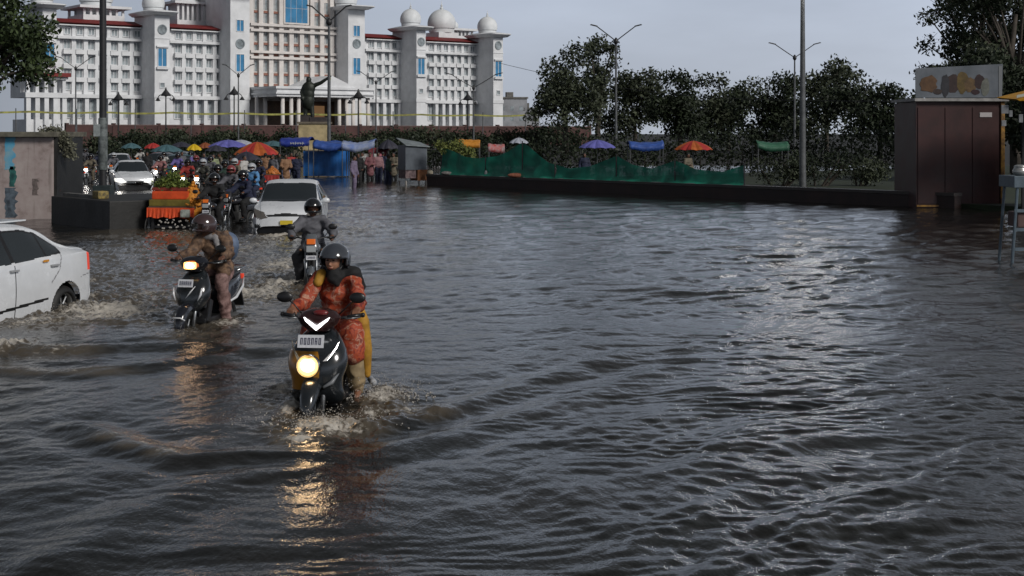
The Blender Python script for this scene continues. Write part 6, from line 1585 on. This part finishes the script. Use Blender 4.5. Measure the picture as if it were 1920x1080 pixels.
# goods left on the wall
for px, w, h_, c, lb in ((800, .3, .22, mat('cream_sack', (.45, .40, .30), .8, var=.3), 'cream sack on the left end of the garden wall'), (838, .55, .18, mat('grey_bundle', (.2, .19, .18), .8, col2=(.08, .07, .07), vscale=9, var=.3), 'grey bundle on the garden wall near its left end'), (905, .16, .3, mat('pale_can', (.35, .36, .36), .5), 'small pale can on the garden wall'), (968, .75, .2, mat('brick_red_pile', (.26, .09, .05), .8, var=.4, vscale=7), 'brick-red pile at the foot of the net peak')):
    x = local_x(px); o = blob('bundle' if w > .2 else 'can', [('e', (0, 0, h_*.45), (w/2, .14, h_*.55)), ('e', (w*.2, 0, h_*.35), (w*.3, .12, h_*.45))], .03, c, None, 2); tag(o, lb, 'bundle' if w > .2 else 'can'); o.location = gx @ Vector((x, -.0 if w > .5 else .2, .50))
    if w > .5: o.location = gx @ Vector((x, -.02, .515))
# leafy weeds by the net's left end
sh = empty('weeds', gx @ Vector((local_x(835), .7, .4)), 0, 'yellow-green leafy weeds above the left end of the green net', 'plant'); leaves('leaves', [(-.5, 0, 1.3, .3), (0, 0, 1.45, .35), (.5, 0, 1.1, .35), (.7, 0, .7, .3), (-.8, .2, 1.5, .25)], 2200, .06, mat('yellow_green_leaves', (.20, .22, .05), .7, col2=(.05, .07, .02), vscale=3, var=.3), sh, 9)
m = MB(); m.tube([(0, 0, -.3), (0, 0, 1.3)], .03, 5); m.tube([(0, 0, .3), (.5, 0, 1.1)], .02, 5); m.build('stem', BARK, sh)

# ---------------------------------------------------------------- right edge: dark shuttered stall, poster board, yellow awning, table
Yr = 46.5; a, b_ = at(1770, 190, Yr), at(1868, 389, Yr)
rs = empty('market_kiosk', (a.x, Yr, 0), R(2), 'tall dark maroon shuttered kiosk with mustard frame at the right', 'kiosk')
w_ = b_.x-a.x+.3; MAR = mat('dark_maroon_shutter', (.040, .010, .009), .5, var=.35, vscale=1.5)
m = MB(); m.bb(-.9, w_-.12, .05, 2.4, -.25, a.z-.02); m.build('body', MAR, rs)
m = MB()
for i in range(3): x = -.85+i*(w_+.7)/3; m.bb(x, x+(w_+.7)/3-.03, .02, .048, .15, a.z-.2)
m.build('shutter', MAR, rs)
m = MB(); m.bb(w_-.12, w_, -.02, .14, -.25, a.z, bev=.01); m.build('corner_post', mat('mustard_paint', (.38, .20, .03), .6, col2=(.10, .05, .02), vscale=4, var=.3), rs)
m = MB(); m.bb(-.9, w_-.13, -.03, .02, .05, .11); m.build('bottom_rail', mat('mustard_paint', (.2, .1, .02), .6), rs)
m = MB(); m.bb(-1., w_+.1, -.12, 2.5, a.z+.003, a.z+.1); m.build('roof_edge', mat('pale_roof_edge', (.30, .29, .28), .6, var=.4), rs)
zz = at(0, 216, Yr).z; m = MB(); m.bb(w_-.82, w_-.42, -.0, .02, zz-.06, zz+.09, bev=.004); m.build('name_plate', mat('pale_plate', (.45, .42, .42), .5), rs)
pb = empty('poster_board', (a.x, Yr+.05, 0), R(-3), 'pale poster board showing brown and orange food dishes on top of the maroon kiosk', 'sign'); za, zb_ = at(0, 183, Yr).z, at(0, 124, Yr).z; w3 = at(1878, 0, Yr).x-a.x
m = MB(); m.poly([(-.9, 0, za), (w3, 0, za), (w3+.03, 0, zb_+.07), (-.9, 0, zb_-.07)], (0, .06, 0)); m.build('board', mat('pale_poster_shaded', (.15, .165, .19), .5, col2=(.09, .105, .12), vscale=1, var=.1), pb)  # pale board, its shade put into the darkened colour
m = MB(); m.bb(w3-.11, w3+.0, -.012, -.002, za+.02, zb_-.0); m.build('border', mat('grey_border', (.17, .18, .19), .5), pb)
for i, (x, z, rx_, rz_, c) in enumerate(((.30, .45, .26, .32, (.07, .035, .03)), (.62, .50, .20, .38, (.20, .13, .03)), (.86, .40, .22, .25, (.22, .13, .05)), (1.16, .52, .17, .25, (.05, .02, .02)), (1.02, .18, .16, .09, (.05, .015, .02)), (.05, .40, .14, .4, (.05, .05, .06)), (1.35, .35, .15, .3, (.25, .26, .22)), (-.5, .45, .3, .3, (.20, .10, .04)), (-.2, .2, .15, .1, (.08, .05, .04)))):
    m = MB(); rg = random.Random(60+i); pts = [(x+rx_*math.cos(2*PI*k/16)*rg.uniform(.8, 1.1), -.006-.0007*i, za+z+rz_*math.sin(2*PI*k/16)*rg.uniform(.8, 1.1)) for k in range(16)]; m.poly(pts, (0, .004, 0)); m.build('dish_print', mat('dish_print_%d' % i, tuple(q*.55 for q in c), .5, var=.4, vscale=5), pb)  # print colours scaled down for the same shade
m = MB(); 
for x in (-.7, .4, w3-.1): m.bb(x-.03, x+.03, .065, .12, a.z+.1, zb_-.1)
m.build('prop', POLE, pb)
# yellow awning and dark open stall
Ya = 43.; a2 = at(1906, 186, Ya); aw = empty('yellow_awning_stall', (a2.x, Ya, 0), 0, 'dark open stall under a yellow awning at the right edge', 'stall')
m = MB(); m.poly([(0, 0, a2.z), (.9, -.1, a2.z+.22), (3.0, -.1, a2.z+.3), (3.0, 0, a2.z-.02), (.1, 0, a2.z-.05)], (0, 1.8, .1)); m.build('awning', mat('amber_awning', (.55, .27, .01), .55, var=.2), aw)
m = MB(); m.poly([(0, -.02, a2.z+.04), (.95, -.12, a2.z+.24), (3.0, -.12, a2.z+.36), (3.0, -.12, a2.z+.42), (.95, -.12, a2.z+.33), (0, -.02, a2.z+.12)], (0, .02, 0)); m.build('awning_edge', mat('pale_edge', (.45, .46, .40), .6), aw)
m = MB(); m.bb(.75, 3.2, 1.6, 1.7, -.25, a2.z); m.bb(3.1, 3.2, 0, 1.6, -.25, a2.z); m.build('back_wall', mat('black_interior', (.012, .013, .016), .7, var=.3), aw)
for i, (px, py, w, h_) in enumerate(((1884, 205, .22, .26), (1882, 231, .14, .18), (1914, 222, .12, .25), (1895, 213, .1, .2))):
    p = at(px, py, Ya+.3); m = MB(); m.box((p.x-a2.x, .3, p.z), (w, .05, h_), bev=.01); m.build('hanging_packet', mat('pale_packet', (.2, .21, .22), .5, var=.3, vscale=9), aw)
# metal table-stand with shelves near the right edge
pt = gp(1898, 492); tb = empty('metal_stand', (pt.x, pt.y, 0), R(3), 'tall blue-grey metal stand with cross bars standing in the water at the right edge', 'stand'); Yt = pt.y
ztp = at(0, 330, Yt).z; GB = mat('blue_grey_paint', (.09, .125, .155), .5, var=.3, vscale=3)
m = MB()
m.bb(.02, 1.3, -.05, .7, ztp-.22, ztp, bev=.01); m.build('top_box', GB, tb)
for x, xt in ((-.02, .1), (1.28, 1.2)):
    for y in (0, .62): m = MB(); m.cyl((x, y, -.25), (xt, y, ztp-.22), .028, n=6); m.build('leg', GB, tb)
for z in (.25, .62, .98): m = MB(); m.bb(.04, 1.25, -.02, .02, z-.03, z+.03); m.build('cross_bar', GB, tb)
m = MB(); m.bb(.12, 1.2, .05, .6, .66, .95, bev=.03); tag(m.build('storage_box', mat('faded_brown_box', (.10, .06, .055), .7, var=.3)), 'faded brown box on the shelf of the metal stand', 'box').location = (pt.x, pt.y, 0)
o = blob('tin_pot', [('e', (0, 0, .09), (.15, .13, .10)), ('e', (0, 0, .19), (.13, .12, .03))], .02, mat('tin', (.4, .4, .38), .3, .6), None, 2); tag(o, 'small tin pot on top of the metal stand', 'pot'); o.location = (pt.x+.24, pt.y+.25, ztp-.01)
o = blob('orange_bundle', [('e', (0, 0, .12), (.16, .13, .14)), ('e', (.16, 0, .1), (.14, .12, .12))], .02, mat('bright_orange', (.6, .12, .02), .6), None, 2); tag(o, 'bright orange bundle on top of the metal stand', 'bundle'); o.location = (pt.x+.62, pt.y+.25, ztp-.01)

for px, py, Y, rad, dr, c, lb in ((246, 268, 96, .7, .3, UT, 'small teal umbrella above the white sedan'), (340, 266, 98, .8, .3, UK, 'dark umbrella between the teal and the yellow ones'), (405, 272, 78, .6, .28, UK, 'dark umbrella just left of the violet one'), (452, 262, 92, .9, .3, UW, 'pale umbrella behind the large red one, left side'), (512, 264, 94, .9, .3, UT, 'teal umbrella right behind the large red one'), (462, 284, 66, .7, .35, UK, 'low black umbrella in front of the fruit cart')):
    umbrella(px, py, Y, rad, dr, c, lb, 8)
for i, (px, s_, c, lb) in enumerate(((1460, 1.3, LEAF2, 'low shrub beyond the garden wall, left of the tall mast'), (1530, 1.6, LEAFD, 'low shrub beyond the garden wall, right of the tall mast'), (1610, 1.2, LEAF2, 'low shrub beyond the garden wall, nearest the maroon kiosk'))):
    Y = 62.; bush(px, Y, 2.2*s_, 1.25*s_, 1800, .07, c, lb, 90+i, 'shrubs beyond the garden wall')
